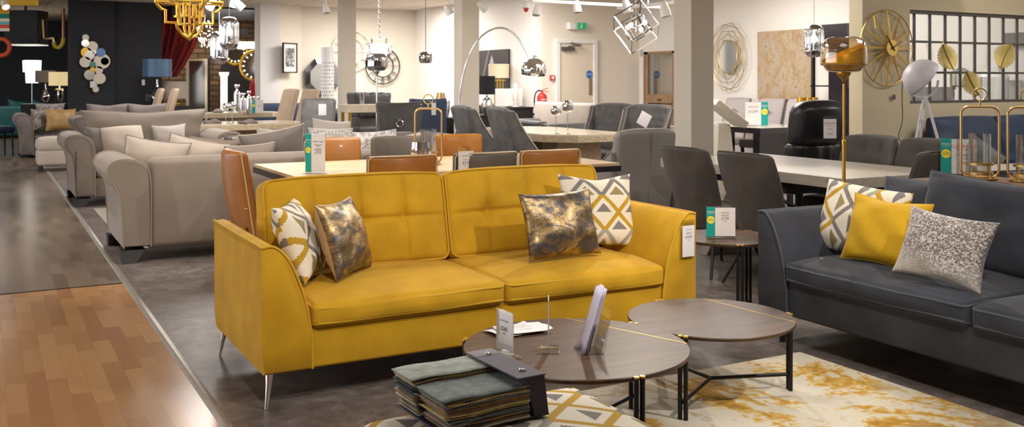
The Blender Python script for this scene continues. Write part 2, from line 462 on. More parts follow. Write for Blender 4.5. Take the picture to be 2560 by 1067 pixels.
TEALD = mat('teal lettering', S(0,104,98), .7)
SUN = mat('yellow disc', S(246,222,60), .6)
INKT = mat('dark grey print', S(70,66,66), .8)
REDT = mat('red handwriting', S(206,84,64), .8)
WHT = mat('white paint', S(236,232,226), .45)
WALLM = mat('warm cream wall', S(226,214,196), .85, noise=.015, nscale=2)
WALLT = mat('tan beige wall', S(222,212,196), .85)
WALLW = mat('bright white wall', S(240,233,224), .85)
DARKW = mat('charcoal painted wall', S(36,36,40), .8)
COLM = mat('column paint', S(216,206,190), .8)
def glass(name, col=(1,1,1), rough=.0, alpha=.16):
    m, nt, N, L, b = _mat(name)
    N.remove(b); o = N['Material Output']
    g = N.new('ShaderNodeBsdfGlossy'); g.inputs['Roughness'].default_value = .03
    t = N.new('ShaderNodeBsdfTransparent'); t.inputs[0].default_value = (*col, 1)
    mx = N.new('ShaderNodeMixShader'); lw = N.new('ShaderNodeLayerWeight'); lw.inputs[0].default_value = .35
    ma = N.new('ShaderNodeMath'); ma.operation = 'MULTIPLY_ADD'; ma.inputs[1].default_value = .75; ma.inputs[2].default_value = alpha
    L.new(lw.outputs['Facing'], ma.inputs[0]); L.new(ma.outputs[0], mx.inputs[0]); L.new(t.outputs[0], mx.inputs[1]); L.new(g.outputs[0], mx.inputs[2]); L.new(mx.outputs[0], o.inputs[0])
    return m
CLEAR = glass('clear acrylic', (.94,.95,.95), alpha=.05)
GLASS = glass('clear glass', (.93,.94,.94), alpha=.07)
AMBER = glass('amber glass', (.96,.87,.72), alpha=.08)
SMOKEG = glass('smoke tinted glass', (.66,.68,.74), alpha=.42)
GEO = geo_mat('mustard and grey geometric weave')
GEO_B = geo_mat('mustard and grey geometric weave upright', ax=(2, 0), sx=5.0, sy=4.6, ph=(.2,.1))
GEO_T = geo_mat('geometric weave on footstool', ax=(1, 0), sx=4.6, sy=4.2, ph=(.35,.15))
FOIL = foil_mat('foil print fabric'); FOIL2 = foil_mat('foil print fabric darker', 9)
FOILB = mat('champagne velvet back', S(190,160,120), .5, sheen=.5, noise=.1)
SPECK = speckle_mat()
RUGM = rug_mat()
OAK = plank_mat('light oak laminate', S(150,104,62), S(182,138,90), .2)
OAKD = plank_mat('grey brown laminate', S(88,72,60), S(126,108,92), .24)
TILE = tile_floor_mat()
BRICK = brick_mat()
HONEY = tex_mat('white honeycomb fabric', S(176,168,160), S(230,224,216), 'honeycomb', 26)
CRUSHW = tex_mat('silver crushed velvet', S(150,144,142), S(228,222,216), 'crush', 9)
STRIPEF = tex_mat('ribbed grey fabric', S(168,156,146), S(196,186,176), 'stripe', 24)
LEAFF = tex_mat('grey leaf print fabric', S(98,90,86), S(170,160,152), 'crush', 14)
ZIG = tex_mat('black and white zigzag fabric', S(70,64,60), S(214,206,196), 'honeycomb', 22)
LAMPW = mat('lit white bulb', (1,.93,.82), emit=14, emitcol=(1,.9,.72))
LAMPH = mat('spotlight lens', (1,.97,.92), emit=30, emitcol=(1,.94,.84))
SHADEC = mat('lit cream shade', S(226,206,160), .8, emit=.75, emitcol=S(232,206,150))
# ---------------------------------------------------------------- the shop shell
CZ = 3.06
struct('floor', MB().box(.86, 16, -3, 33, -.05, 0), TILE)
struct('floor_oak', MB().box(-6, .86, -3, 7.235, -.05, 0), OAK)
struct('floor_grey_oak', MB().box(-6, .86, 7.235, 33, -.05, 0), OAKD)
struct('trim_1', MB().prism([(.842,0),(.85,.007),(.862,.009),(.874,.007),(.886,.004),(.89,0)], -3, 24, 'y'), ALU)
struct('trim_2', MB().box(-6, .842, 7.228, 7.244, 0, .003), BLKM)
def ceil_mat():
    t = NT('ceiling tiles'); b = t.N.new('ShaderNodeTexBrick'); t.L.new(t.map('Object'), b.inputs['Vector'])
    b.inputs['Scale'].default_value = 1; b.inputs['Brick Width'].default_value = 1.2; b.inputs['Row Height'].default_value = .6; b.offset = 0; b.inputs['Mortar Size'].default_value = .012
    b.inputs['Color1'].default_value = (*S(222,210,194), 1); b.inputs['Color2'].default_value = (*S(214,202,186), 1); b.inputs['Mortar'].default_value = (*S(150,140,128), 1)
    return t.out(b.outputs[0], .9)
struct('ceiling', MB().box(-6, 16, -3, 33, CZ, CZ+.05), ceil_mat())
def wall(name, pts, m, z0=0, z1=CZ, th=.12):
    mb = MB()
    for (a, b) in zip(pts, pts[1:]):
        a, b = Vector((*a, 0)), Vector((*b, 0)); d = (b-a).normalized(); nrm = Vector((-d.y, d.x, 0))*th
        A = [a, b, b+nrm, a+nrm]
        mb.hexa([p+Vector((0,0,z0)) for p in A], [p+Vector((0,0,z1)) for p in A])
    return struct(name, mb, m)
# back walls, from the white wall end by the brick corner round to the far right (thickness lies away from the camera)
wall('wall_end', [(5.2,20.95),(5.62,20.95)], mat('wall end white', S(226,220,216), .85), th=.5)
wall('wall_picture', [(5.62,20.96),(6.2,21.3)], WALLT)
wall('wall_clock', [(6.2,21.3),(8.95,21.3)], WALLT)
wall('wall_pendant', [(8.95,21.3),(8.95,15.6)], WALLW)
wall('wall_door', [(9.07,15.6),(11.26,15.6)], mat('door wall cream', S(234,223,208), .85))
wall('wall_mirror', [(11.26,15.6),(11.26,1.0)], WALLW)
wall('wall_dark', [(1.51,21.7),(2.37,21.7)], DARKW, th=.3)
wall('wall_dark_recess', [(2.37,21.78),(3.32,21.78)], DARKW, th=.2)
wall('wall_brick', [(2.5,24.6),(9.2,24.6)], BRICK)
wall('wall_far_side', [(2.55,24.6),(2.55,29.5)], DARKW, th=.1)
wall('wall_far_left', [(-6,29.5),(2.6,29.5)], mat('dark slate wall', S(44,46,48), .8))
wall('wall_left', [(-6,-3),(-6,33)], mat('left wall', S(120,110,100), .85))
wall('wall_back', [(16,-3),(-6,-3)], mat('rear wall', S(200,188,170), .85))
# three square columns down the shop
for i, (x, y) in enumerate(((6.0,7.46),(6.0,12.6),(6.0,17.9))):
    struct('column_%d' % (i+1), MB().box(x, x+.275, y, y+.27, 0, CZ), COLM)
# partition with steel grid window
PV = 7.3; PU0, PW0, PW1, PU1 = 8.15, 8.88, 11.2, 11.26; PZ0, PZ1 = 1.155, 2.18
m = MB(); m.box(PU0, PW0, PV, PV+.18, 0, CZ); m.box(PW0, PW1, PV, PV+.18, 0, PZ0); m.box(PW0, PW1, PV, PV+.18, PZ1, CZ); m.box(PW1, PU1, PV, PV+.18, 0, CZ)
struct('wall_partition', m, mat('partition beige', S(206,192,160), .85))
m = MB(); m.box(PW0, PW1, PV+.03, PV+.11, PZ1-.035, PZ1); m.box(PW0, PW1, PV+.03, PV+.11, PZ0, PZ0+.03)
for k in range(10):
    x = PW0+.02+.256*k+.13; m.box(x-.011, x+.011, PV+.055, PV+.08, PZ0, PZ1)
for k in (1, 2):
    z = PZ0+(PZ1-PZ0)*k/3; m.box(PW0, PW1, PV+.05, PV+.085, z-.012, z+.012)
w = struct('window_1', m, GREYM)
MB().box(PW0, PW1, PV+.065, PV+.075, PZ0, PZ1).build('glazing', GLASS, w)
# fire door with frame, closer, plate and blue disc
m = MB()
for a, b, c, d in ((9.34,9.43,0,2.11),(10.17,10.26,0,2.11),(9.34,10.26,2.11,2.19)): m.box(a, b, 15.54, 15.6, c, d)
struct('trim_3', m, WHT, bevel=.01)
dr = struct('door_1', MB().box(9.43, 10.17, 15.565, 15.6, .005, 2.11), mat('door cream', S(226,212,190), .6))
MB().box(10.07, 10.14, 15.555, 15.565, 1.14, 1.46).build('push_plate', mat('plate', S(168,150,120), .4, .6), dr)
m = MB(); m.box(9.46, 9.72, 15.5, 15.56, 1.97, 2.04); m.bar((9.58,15.5,2.05), (9.85,15.47,2.07), .02); m.bar((9.85,15.47,2.07), (9.65,15.53,2.12), .02)
m.build('door_closer', GREYM, dr)
m = MB(); m.cyl((10.08,15.564,1.53), (10.08,15.556,1.53), .075, seg=24); m.build('blue_disc', mat('safety blue', S(36,110,186), .5), dr)
text('FIRE DOOR\nKEEP SHUT', .03, WHT, dr, (10.08,15.553,1.53))
# plinth boards
struct('baseboard_right', MB().box(11.22, 11.26, 7.5, 15.6, 0, .12), WHT)
struct('baseboard_partition', MB().box(8.15, 11.26, 7.275, 7.3, 0, .1), WHT)
# ---------------------------------------------------------------- sofas
def loft(mb, poly, ys, mirror=1, x0=0):
    """poly = [(x,z)], ys = [(y, inset)]"""
    cx = sum(p[0] for p in poly)/len(poly); cz = sum(p[1] for p in poly)/len(poly); n = len(poly); vs = []
    for (y, ins) in ys:
        for (x, z) in poly:
            d = hypot(x-cx, z-cz); s = (d-ins)/d
            vs.append((x0+mirror*(cx+(x-cx)*s), y, cz+(z-cz)*s))
    fs = [tuple(range(n)), tuple((len(ys)-1)*n+k for k in range(n-1, -1, -1))]
    for i in range(len(ys)-1):
        for k in range(n):
            k2 = (k+1) % n; fs.append((i*n+k2, i*n+k, (i+1)*n+k, (i+1)*n+k2))
    return mb.add(vs, fs if mirror > 0 else [tuple(reversed(f)) for f in fs])
def smooth_poly(pts, n=5):
    """open Catmull-Rom through 2D/3D points"""
    P = [Vector(p) for p in pts]; out = []
    for i in range(len(P)-1):
        a, b, c, d = P[max(i-1, 0)], P[i], P[i+1], P[min(i+2, len(P)-1)]
        for k in range(n):
            t = k/n
            out.append(.5*((2*b)+(c-a)*t+(2*a-5*b+4*c-d)*t*t+(3*b-a-3*c+d)*t**3))
    out.append(P[-1]); return [tuple(p) for p in out]
def seat_cushion(name, w, d, h, m, mp, parent, loc, puff=.03, seed=1, r=.028):
    off = Vector((seed*7.3, seed, 0))
    def fn(p):
        n = mnoise.noise(Vector((p[0]*4, p[1]*4, p[2]*4))+off)*.006
        return (p[0], p[1]-(n if p[1] < 0 else 0), p[2]+n-(.012*max(0, -p[1]/d*2)**3 if p[2] > 0 else 0)+(.010*(max(0, -p[1]/d*2))**4 if p[2] < 0 else 0))
    mb = MB().rbox(w, d, h, r, (18, 14, 4), (.006, .012, puff), fn=fn)
    o = mb.build(name, m, parent, angle=180); o.location = loc
    for sg in (1, -1):
        pts = [fn((x, y, sg*(h/2-.008))) for x, y in rrect(w-.006, d-.004, .035, 4)]
        q = []
        for a, b in zip(pts, pts[1:]+pts[:1]):     # extra points along the straight runs
            k = max(1, int((Vector(b)-Vector(a)).length/.08)); q += [tuple(Vector(a).lerp(Vector(b), t/k)) for t in range(k)]
        MB().tube([fn(p) for p in q], .0062, 6, closed=True).build('piping', mp, o)
    return o
def back_cushion(name, w, h, t, m, mp, parent, loc, lean=12, seams=((-.25,0,.25),(0,)), seed=0, crown=.03, depth=.026):
    off = Vector((seed*3.1, 9, seed))
    def fn(p):
        x, y, z = p; a = x/w; b = z/h
        if y < 0:
            g = 0
            for s in seams[0]: g += math.exp(-((a-s)*w/.012)**2)*(1 if abs(b) < .5 else 0)
            for s in seams[1]: g += math.exp(-((b-s)*h/.012)**2)
            # little puckers where seams cross
            cr = 0
            for s in seams[0]:
                for s2 in seams[1]: cr += math.exp(-(((a-s)*w)**2+((b-s2)*h)**2)/.0022)
            edge = max(0, 1-abs(2*a)**6)*max(0, 1-abs(2*b)**6)
            y += depth*.62*min(1.2, g)*edge+depth*1.3*cr
            y += mnoise.noise(Vector((x*5, z*5, 0))+off)*.007*edge
        z += crown*(1-(2*a)**4)*(b+.5)*.35-.012*(2*a)**6*max(0, b)
        return (x, y, z)
    mb = MB().rbox(w, t, h, .035, (96, 3, 48), (.008, .035, .008), fn=fn)
    o = mb.build(name, m, parent, angle=180)
    o.location = loc; o.rotation_euler = (radians(-lean), 0, 0)
    for sg in (-1,):
        pts = rrect(w-.012, h-.012, .045, 5); q = []
        for a, b in zip(pts, pts[1:]+pts[:1]):
            k = max(1, int(hypot(a[0]-b[0], a[1]-b[1])/.06)); q += [(a[0]+(b[0]-a[0])*t_/k, a[1]+(b[1]-a[1])*t_/k) for t_ in range(k)]
        MB().tube([(x, sg*(t/2-.006), fn((x, 1, z))[2]) for x, z in q], .0058, 6, closed=True).build('piping', mp, o)
    return o
ARM = smooth_poly([(.0,.69),(.045,.697),(.085,.672),(.125,.62),(.165,.53),(.198,.42),(.218,.30)], 4)
def modern_sofa(name, label, L, D, m, mp, legs, loc, rz, arm_tone=None, base=.15, nseat=2, group=None):
    t = thing(name, label, 'sofa', loc, rz, group)
    hl = L/2; f = -D/2
    arm = [(.012, base), (.003, base+.08), (0,.45)]+ARM+[(.222, base)]
    for s in (-1, 1):
        mb = MB(); loft(mb, arm[::-1], [(f, .014), (f+.006, .005), (f+.02, 0), (D/2-.05, 0), (D/2-.015, .006), (D/2, .02)], -s, s*hl)
        a = mb.build('arm', m, t, angle=50)
        pts = [(s*(hl-x), f+.004, z) for x, z in ARM]+[(s*(hl-.222), f+.004, base+.005)]
        pts = [(s*hl, D/2-.03, .692), (s*hl, 0, .692), (s*(hl-.002), f+.06, .694), (s*(hl-.004), f+.01, .692)]+pts[1:]
        MB().tube(pts, .006, 6).build('piping', mp, a)
    inner = hl-.215
    MB().rbox(2*inner, D-.02, .20, .015, (8,4,2), (0,.004,0), c=(0, .008, base+.10)).build('base_frame', m, t)
    mb = MB().rbox(2*inner+.02, .17, .56, .04, (8,2,4), (0,.01,0), c=(0, D/2-.11, base+.28)).build('back_frame', m, t)
    w = 2*inner/nseat
    for k in range(nseat):
        seat_cushion('seat_cushion', w-.006, D-.22, .125, m, mp, t, (-inner+w*(k+.5), f+(D-.22)/2-.012, .383+(base-.15)), seed=k+1)
    return t, inner, f
CY = 4.62
ys, inner, f = modern_sofa('yellow_sofa', 'mustard yellow velvet two-cushion sofa with tufted back on slim chrome legs', 2.33, 1.0, YEL, YELP, 'chrome', (2.195, CY+.01, 0), 0)
for k, s in enumerate((-1, 1)):
    back_cushion('back_cushion', .985, .47, .15, YEL, YELP, ys, (s*.4945, .235, .665), 13, seed=k+1)
for sx in (-1, 1):
    for sy in (-1, 1):
        x, y = sx*1.115, sy*.44
        MB().tube([(x, y, .16), (x+sx*.006, y+sy*.01, .1), (x+sx*.022, y+sy*.03, .0)], [.021, .014, .008], 14).build('leg', CHROME, ys)
MB().box(-1.0, 1.0, -.3, .3, .13, .15).build('underside_cloth', BLKM, ys)
ds, dinner, df = modern_sofa('grey_sofa', 'slate blue-grey velvet sofa with piped edges behind the patterned rug', 2.62, 1.0, NAVY, NAVYP, '', (4.20, 4.04-1.31, 0), -90, base=.165)
for sx in (-1, 1):
    for sy in (-1, 1): MB().cyl((sx*1.2, sy*.42, .17), (sx*1.2, sy*.42, 0), .022, .016).build('leg', BLKM, ds)
o = make_pillow('back_cushion', ds, 1.0, .46, .24, NAVY, 11, .03, 0, NAVYP, pr=.006, plump=.35); o.location = (-.70, .29, .40); o.rotation_euler = (radians(-12),0,0)
o = make_pillow('back_cushion', ds, .98, .50, .26, NAVY, 12, .06, .03, NAVYP, pr=.006, plump=.36); o.location = (-.34, .15, .43); o.rotation_euler = (radians(-16),radians(1),0)
o = make_pillow('back_cushion', ds, .95, .52, .26, NAVY, 13, .05, .03, NAVYP, pr=.006, plump=.38); o.location = (.62, .20, .43); o.rotation_euler = (radians(-14),0,0)
# scatter cushions
SZ = .474
put_pillow('scatter_cushion', 'geometric mustard and grey cushion tucked against the left arm of the yellow sofa', .40, .38, .16, GEO_B, (1.385, 4.53, SZ), 60, 24, seed=3, back=GEO, pinch=.09)
put_pillow('scatter_cushion', 'metallic foil cushion with champagne edge standing at the left end of the yellow sofa', .39, .37, .15, FOIL, (1.565, 4.48, SZ), 46, 18, seed=4, back=FOILB, pinch=.09)
put_pillow('scatter_cushion', 'metallic grey and gold foil cushion at the right end of the yellow sofa', .43, .355, .14, FOIL2, (2.665, 4.34, .480), -3, 17, -2, seed=5, pinch=.08)
put_pillow('scatter_cushion', 'geometric mustard and grey cushion leaning in the right corner of the yellow sofa', .46, .42, .15, GEO, (3.02, 4.54, .470), -6, 16, 2, seed=6, pinch=.10, chop=.04)
put_pillow('scatter_cushion', 'geometric zigzag cushion beside the arm of the slate blue-grey sofa', .56, .385, .15, GEO_B, (4.06, 3.70, .472), -88, 16, 3, seed=7, pinch=.05)
put_pillow('scatter_cushion', 'plain bright yellow cushion on the slate blue-grey sofa', .45, .345, .15, YEL2, (3.93, 3.42, .480), -84, 18, 2, seed=8, pinch=.09, chop=.03, pipe=YELP, pr=.004)
put_pillow('scatter_cushion', 'grey speckled velvet cushion on the slate blue-grey sofa', .43, .33, .14, SPECK, (3.80, 2.99, .486), -80, 22, 5, seed=9, pinch=.11)
o = single('cushion_label', MB().rbox(.06, .004, .025, .002, (2,1,1)), CARD, 'small white care label sticking out below the yellow cushion', 'label', (3.885, 3.72, .462), (radians(70), radians(12), radians(-60)))
# ---------------------------------------------------------------- rug
mb = MB().rbox(1.46, 2.4, .014, .006, (1,1,1))
rg = single('rug', mb, RUGM, 'abstract cream, mustard and grey rug on the dark floor', 'rug', (2.95, 2.50, .0075))
mb = MB()
# ---------------------------------------------------------------- round tables
def round_table(name, label, r, h, th, angs, inlay, loc, stretch=.07, group=None, legoff=0):
    t = thing(name, label, 'table', loc, 0, group)
    MB().lathe([(r-.012, h-th), (r-.002, h-th+.006), (r, h-.004), (r-.003, h)], seg=96).build('table_top', [DWOOD], t, angle=30)
    a, o_ = radians(inlay[0]), inlay[1]; d = Vector((cos(a), sin(a), 0)); nrm = Vector((-sin(a), cos(a), 0)); hl = sqrt(r*r-o_*o_)-.002
    MB().bar(nrm*o_-d*hl+Vector((0,0,h)), nrm*o_+d*hl+Vector((0,0,h)), .006, .0016).build('brass_inlay', GOLD, t)
    for g in angs:
        g = radians(g); c = Vector(((r+.006)*cos(g), (r+.006)*sin(g), 0)); tn = Vector((-sin(g), cos(g), 0))*.0125
        m = MB()
        for s in (-1, 1): m.cyl(c+tn*s, c+tn*s+Vector((0,0,h-.004)), .0095, seg=12)
        lg = m.build('leg', BLKM, t)
        m = MB()
        for s in (-1, 1): m.cyl(c+tn*s+Vector((0,0,h-.006)), c+tn*s+Vector((0,0,h+.001)), .0100, seg=12)
        m.bar(c+Vector((0,0,h-.004)), c*.985+Vector((0,0,h-.004)), .02, .004); m.build('brass_cap', GOLD, lg)
        m = MB().cyl((0,0,stretch), (c.x, c.y, stretch), .0085, seg=10); m.build('stretcher', BLKM, t)
    return t
def ang(cx, cy, x, y): return math.degrees(atan2(y-cy, x-cx))
T1 = (2.015, 3.205); T2 = (2.83, 3.385)
round_table('coffee_table', 'larger round dark oak coffee table in front of the yellow sofa, holding acrylic stands', .437, .378, .02,
            [ang(*T1, 1.681, 3.499), ang(*T1, 1.995, 2.76), ang(*T1, 2.445, 3.44)-4, ], (-70.4, .312), (*T1, 0))
round_table('coffee_table', 'smaller round dark oak coffee table standing on the abstract rug', .366, .342, .018,
            [ang(*T2, 3.175, 3.267), ang(*T2, 2.541, 3.199), ang(*T2, 2.826, 3.779)], (-84.6, .2325), (*T2, .0155))
TS = (3.79, 4.385)
round_table('side_table', 'round dark oak side table between the two sofas with a price sign on it', .285, .50, .018,
            [ang(*TS, 3.66, 4.13), ang(*TS, 3.53, 4.5), ang(*TS, 4.05, 4.5)], (67, -.222), (*TS, 0))
# ---------------------------------------------------------------- signs
def upright_sign(name, label, w, h, loc, rz, lines, strip='left', header=None, cat='sign', group=None, foot=True, price_m=None, tilt=6):
    t = thing(name, label, cat, loc, rz, group)
    f = MB().rbox(w+.01, .07, .006, .002, (1,1,1), c=(w*.5*0, 0, .003)).build('foot', CLEAR, t) if foot else None
    m = MB(); m.rbox(w, .004, h, .0015, (1,1,1), c=(0, 0, h/2+.006)); m.build('acrylic_sheet', CLEAR, t)
    sw = w*.30; cw = w-sw
    x0 = -w/2+(sw if strip == 'left' else 0)
    MB().box(x0, x0+cw, -.0045, -.003, .012, h).build('card', CARD, t)
    if strip:
        xs = -w/2 if strip == 'left' else w/2-sw
        MB().box(xs, xs+sw, -.0055, -.004, .010, h+.004).build('teal_strip', TEALC, t)
        cx = xs+sw/2
        MB().cyl((cx, -.0062, h*.60), (cx, -.0056, h*.60), sw*.44, seg=28).build('yellow_disc', SUN, t)
        text('SPRING', sw*.26, WHT, t, (cx, -.0064, h*.86)); text("IT'S BACK", sw*.15, WHT, t, (cx, -.0064, h*.80))
        text('UNMISSABLE', sw*.12, TEALD, t, (cx, -.0068, h*.635)); text('OFFERS', sw*.22, TEALD, t, (cx, -.0068, h*.585))
    for body, size, zz, mm in lines: text(body, size*w, mm, t, (x0+cw/2, -.0052, h*zz))
    return t
L199 = [('OAKLEY SIDE TABLE', .05, .83, INKT), ('AFTER EVENT\nPRICE £249', .045, .74, INKT), ('£199', .13, .64, INKT), ('SAVE £50', .035, .56, INKT)]
L199[0] = ('LAMP TABLE', .055, .83, INKT)
upright_sign('price_sign', 'teal and white £199 price sign on the side table between the sofas', .165, .175, (3.72, 4.36, .50), -30, L199)
# acrylic T-stands on the near coffee table
def t_stand(label, loc, rz, w, h, lines, thin=False):
    t = thing('acrylic_sign_stand', label, 'sign holder', loc, rz)
    MB().rbox(w*1.02, .085, .005, .002, (1,1,1), c=(0,0,.0025)).build('foot', CLEAR, t)
    MB().rbox(w, .006, h, .002, (1,1,1), c=(0,0,.005+h/2)).build('acrylic_sheet', CLEAR, t)
    MB().box(-w/2+.004, w/2-.004, -.0015, .0015, .02, h-.002).build('card', CARD, t)
    for body, size, zz in lines:
        text(body, size, INKT, t, (0, -.004, h*zz))
    return t
t_stand('acrylic stand with a white £265 price card, leftmost on the near coffee table', (1.70, 3.20, .379), -84, .115, .165, [('LUXE TABLE', .010, .8), ('£265', .022, .62), ('SAVE', .009, .52)])
t_stand('clear acrylic sign stand seen edge-on in the middle of the near coffee table', (1.885, 3.195, .379), -120, .10, .20, [])
# brochure holder with leaflets
t = thing('brochure_holder', 'clear acrylic leaflet holder in the middle of the near coffee table', 'leaflet holder', (2.015, 3.115, .379), -108)
m = MB(); m.box(-.055,.055,-.045,.045,0,.003); m.hexa([(-.055,.03,0),(.055,.03,0),(.055,.033,0),(-.055,.033,0)], [(-.055,.075,.16),(.055,.075,.16),(.055,.078,.16),(-.055,.078,.16)])
m.hexa([(-.055,-.02,0),(.055,-.02,0),(.055,-.017,0),(-.055,-.017,0)], [(-.055,.01,.11),(.055,.01,.11),(.055,.013,.11),(-.055,.013,.11)])
for s in (-1, 1): m.hexa([(s*.055,-.045,0),(s*.055+.003,-.045,0),(s*.055+.003,.045,0),(s*.055,.045,0)], [(s*.055,.0,.11),(s*.055+.003,.0,.11),(s*.055+.003,.07,.13),(s*.055,.07,.13)])
m.build('acrylic_body', CLEAR, t)
PB = mat('folded leaflet paper', S(206,200,222), .6)
for i in range(3):
    y0 = .012-.008*i; lean = -.085+.012*i
    p = MB().grid(6, 8, lambda a, b: ((a-.5)*.095, y0-.025+.070*b+.004*sin(a*6.28), .006+.235*b-.0035*i))
    o = p.build('leaflet', PB, None); o.location = (2.015, 3.115, .380); o.rotation_euler = (0,0,radians(-108))
    sm = o.modifiers.new('s', 'SOLIDIFY'); sm.thickness = .003
    tag(o, ['tall folded leaflet standing at the back of the acrylic holder on the near coffee table', 'folded leaflet in the middle of the acrylic holder on the near coffee table', 'front folded leaflet in the acrylic holder on the near coffee table'][i], 'leaflet', 'leaflets in the acrylic holder')
# loose papers
for i, (dx, dy, rz, z) in enumerate(((0,0,8,.002),(.035,-.01,-6,.010))):
    m = MB().grid(10, 8, lambda a, b: ((a-.5)*.21, (b-.5)*.145, z+.010*max(0, sin(a*5+b*3+i*2))*(abs(a-.5)*2)**2+.006*(b-.5)**2))
    o = m.build('paper_sheet', PAPER, None); o.location = (1.90+dx, 3.50+dy, .380); o.rotation_euler = (0,0,radians(rz))
    sm = o.modifiers.new('s', 'SOLIDIFY'); sm.thickness = .0006
    tag(o, ['lower loose white sheet of paper on the near coffee table', 'upper printed white sheet of paper on the near coffee table'][i], 'paper', 'loose papers on the coffee table')
    if i:
        for k, (w, yy) in enumerate((('ORDER FORM', .04), ('Name  Address  Date', .015), ('Total  Deposit', -.02))): text(w, .011, INKT, o, (.0, yy, .0125+.0), (0,0,0))
# ---------------------------------------------------------------- footstool with swatch book
OX0, OX1, OY0, OY1, OZ = .93, 1.70, 1.75, 2.70, .44
def ofn(p):
    return (p[0], p[1], p[2])
mb = MB().rbox(OX1-OX0, OY1-OY0, .16, .055, (14,16,3), (.01,.01,.03))
fs_ = thing('footstool', 'geometric patterned footstool in front of the near coffee table, carrying a fabric swatch book', 'footstool', ((OX0+OX1)/2, (OY0+OY1)/2, 0), 0)
o = mb.build('seat_pad', GEO_T, fs_, angle=180); o.location = (0,0,OZ-.10)
MB().tube([(x, y, OZ-.15) for x, y in rrect(OX1-OX0-.01, OY1-OY0-.01, .06, 5)], .006, 6, closed=True).build('piping', YELP, fs_)
MB().rbox(OX1-OX0-.05, OY1-OY0-.05, .10, .02, (2,2,1), c=(0,0,.215)).build('base_frame', YEL, fs_)
for sx in (-1, 1):
    for sy in (-1, 1): MB().tube([(sx*.32, sy*.40, .17), (sx*.345, sy*.43, 0)], [.018, .008], 12).build('leg', CHROME, fs_)
# swatch book: cover + stack of cloth samples clamped in a spine
bk = thing('swatch_book', 'open fabric swatch book with dark spine lying on the geometric footstool', 'swatch book', (1.235, 2.54, OZ+.012), 3)
COVER = mat('navy book cloth', S(56,54,66), .7, bump=.3, bscale=400); CTOP = mat('dark cover inside', S(40,44,58), .5)
MB().rbox(.34, .30, .006, .002, (1,1,1), c=(.0, -.01, .004)).build('back_cover', CTOP, bk)
# spine: leaning wedge of cover on the right-hand side
m = MB(); m.hexa([(.118,-.165,.006),(.165,-.165,.006),(.165,.135,.006),(.118,.135,.006)], [(.085,-.165,.118),(.150,-.165,.118),(.150,.135,.118),(.085,.135,.118)])
m.build('spine', COVER, bk, bevel=.002)
m = MB(); m.box(.06,.152,-.168,.138,.118,.123); tp = m.build('spine_top', mat('spine top cloth', S(84,80,92), .6, bump=.3, bscale=400), bk, bevel=.001)
MB().box(.062,.150,.075,.137,.123,.1238).build('patterned_swatch', tex_mat('spine chevron', S(70,66,72), S(150,144,146), 'stripe', 90), bk)
for yy in (-.11, .085):
    m = MB(); m.lathe([(.0001,.006),(.005,.0055),(.006,.002),(.006,0)][::-1], (.105, yy, .1236), 14); m.lathe([(.006,0),(.005,.004),(.0001,.005)], (.114, yy-.004, .1236), 14); m.build('rivet', CHROME, tp)
cols = [S(126,142,142), S(150,156,150), S(186,166,130), S(206,166,66), S(186,144,100), S(110,110,110), S(90,96,100), S(204,194,172), S(150,140,116), S(226,200,130), S(136,130,112), S(84,92,98), S(176,154,112), S(112,120,116), S(214,200,174), S(104,102,96)]
rnd = random.Random(5)
NL = 26
for i in range(NL):
    for side in (0, 1):
        if side == 1 and i >= NL-3: continue
        z = .009+i*(.104/NL)+(.004 if side == 0 and i > NL-4 else 0); c = cols[rnd.randrange(len(cols))]
        if side == 0 and i >= NL-1: c = S(172,178,168)
        if side == 1 and i >= NL-4: c = S(134,144,142)
        mname = 'swatch cloth %02x%02x%02x' % tuple(int(255*x) for x in c)
        mm = MATS.get(mname) or mat(mname, c, .9, noise=.22, nscale=30, bump=.4, bscale=330, sheen=.2)
        y0, y1 = ((.0, .135) if side == 0 else (-.165, .0)); x0 = -.185+(.0 if side == 0 else .012)+rnd.uniform(-.008, .008)+(.03*(1-i/NL) if True else 0)
        jit = rnd.uniform(-.004, .004); rip = rnd.random()*6
        def fn(a, b):
            x = x0+(.10-x0)*a; y = y0+(y1-y0)*b+jit
            zz = z+.003*sin(x*30+rip)*(1-a)-(.012*(1-a)**2*(1-i/NL))
            if b in (0, 1): y += .0012*(1 if int(a*44) % 2 else -1)
            return (x, y, zz)
        m = MB().grid(44, 6, fn); o = m.build('fabric_swatch', mm, bk, angle=180)
        sm = o.modifiers.new('s', 'SOLIDIFY'); sm.thickness = .0026
# ---------------------------------------------------------------- hanging price tag on the yellow sofa arm
def hang_tag(name, label, loc, rz, w, h, lines, sleeve=True, cat='price tag', lean=0, header=None):
    t = thing('hanging_'+name, label, cat, loc, rz)
    MB().rbox(w, .002, h, .001, (1,1,1), c=(0, 0, -h/2)).build('card', PAPER, t)
    if sleeve:
        MB().box(-w/2-.003, w/2+.003, .0015, .003, -h-.003, .03).build('plastic_sleeve', GLASS, t)
        MB().lathe([(.004,0),(.004,.002),(.0001,.003)], (0,0,0), 12).build('snap_fastener', CHROME, t).matrix_local = Matrix.Translation((0,-.004,.018)) @ Matrix.Rotation(pi/2, 4, 'X')
    for body, size, zz, mm in lines: text(body, size*w, mm, t, (0, -.0036, -h*zz))
    return t
hang_tag('price_tag', 'white £1215 price tag hanging on the right arm of the yellow sofa', (3.285, 4.108, .635), 2, .082, .165, [('LOUNGE SOFA', .07, .12, INKT), ('AFTER EVENT\nPRICE £1519', .07, .24, INKT), ('£1215', .22, .36, INKT), ('SAVE £304', .06, .46, INKT)])
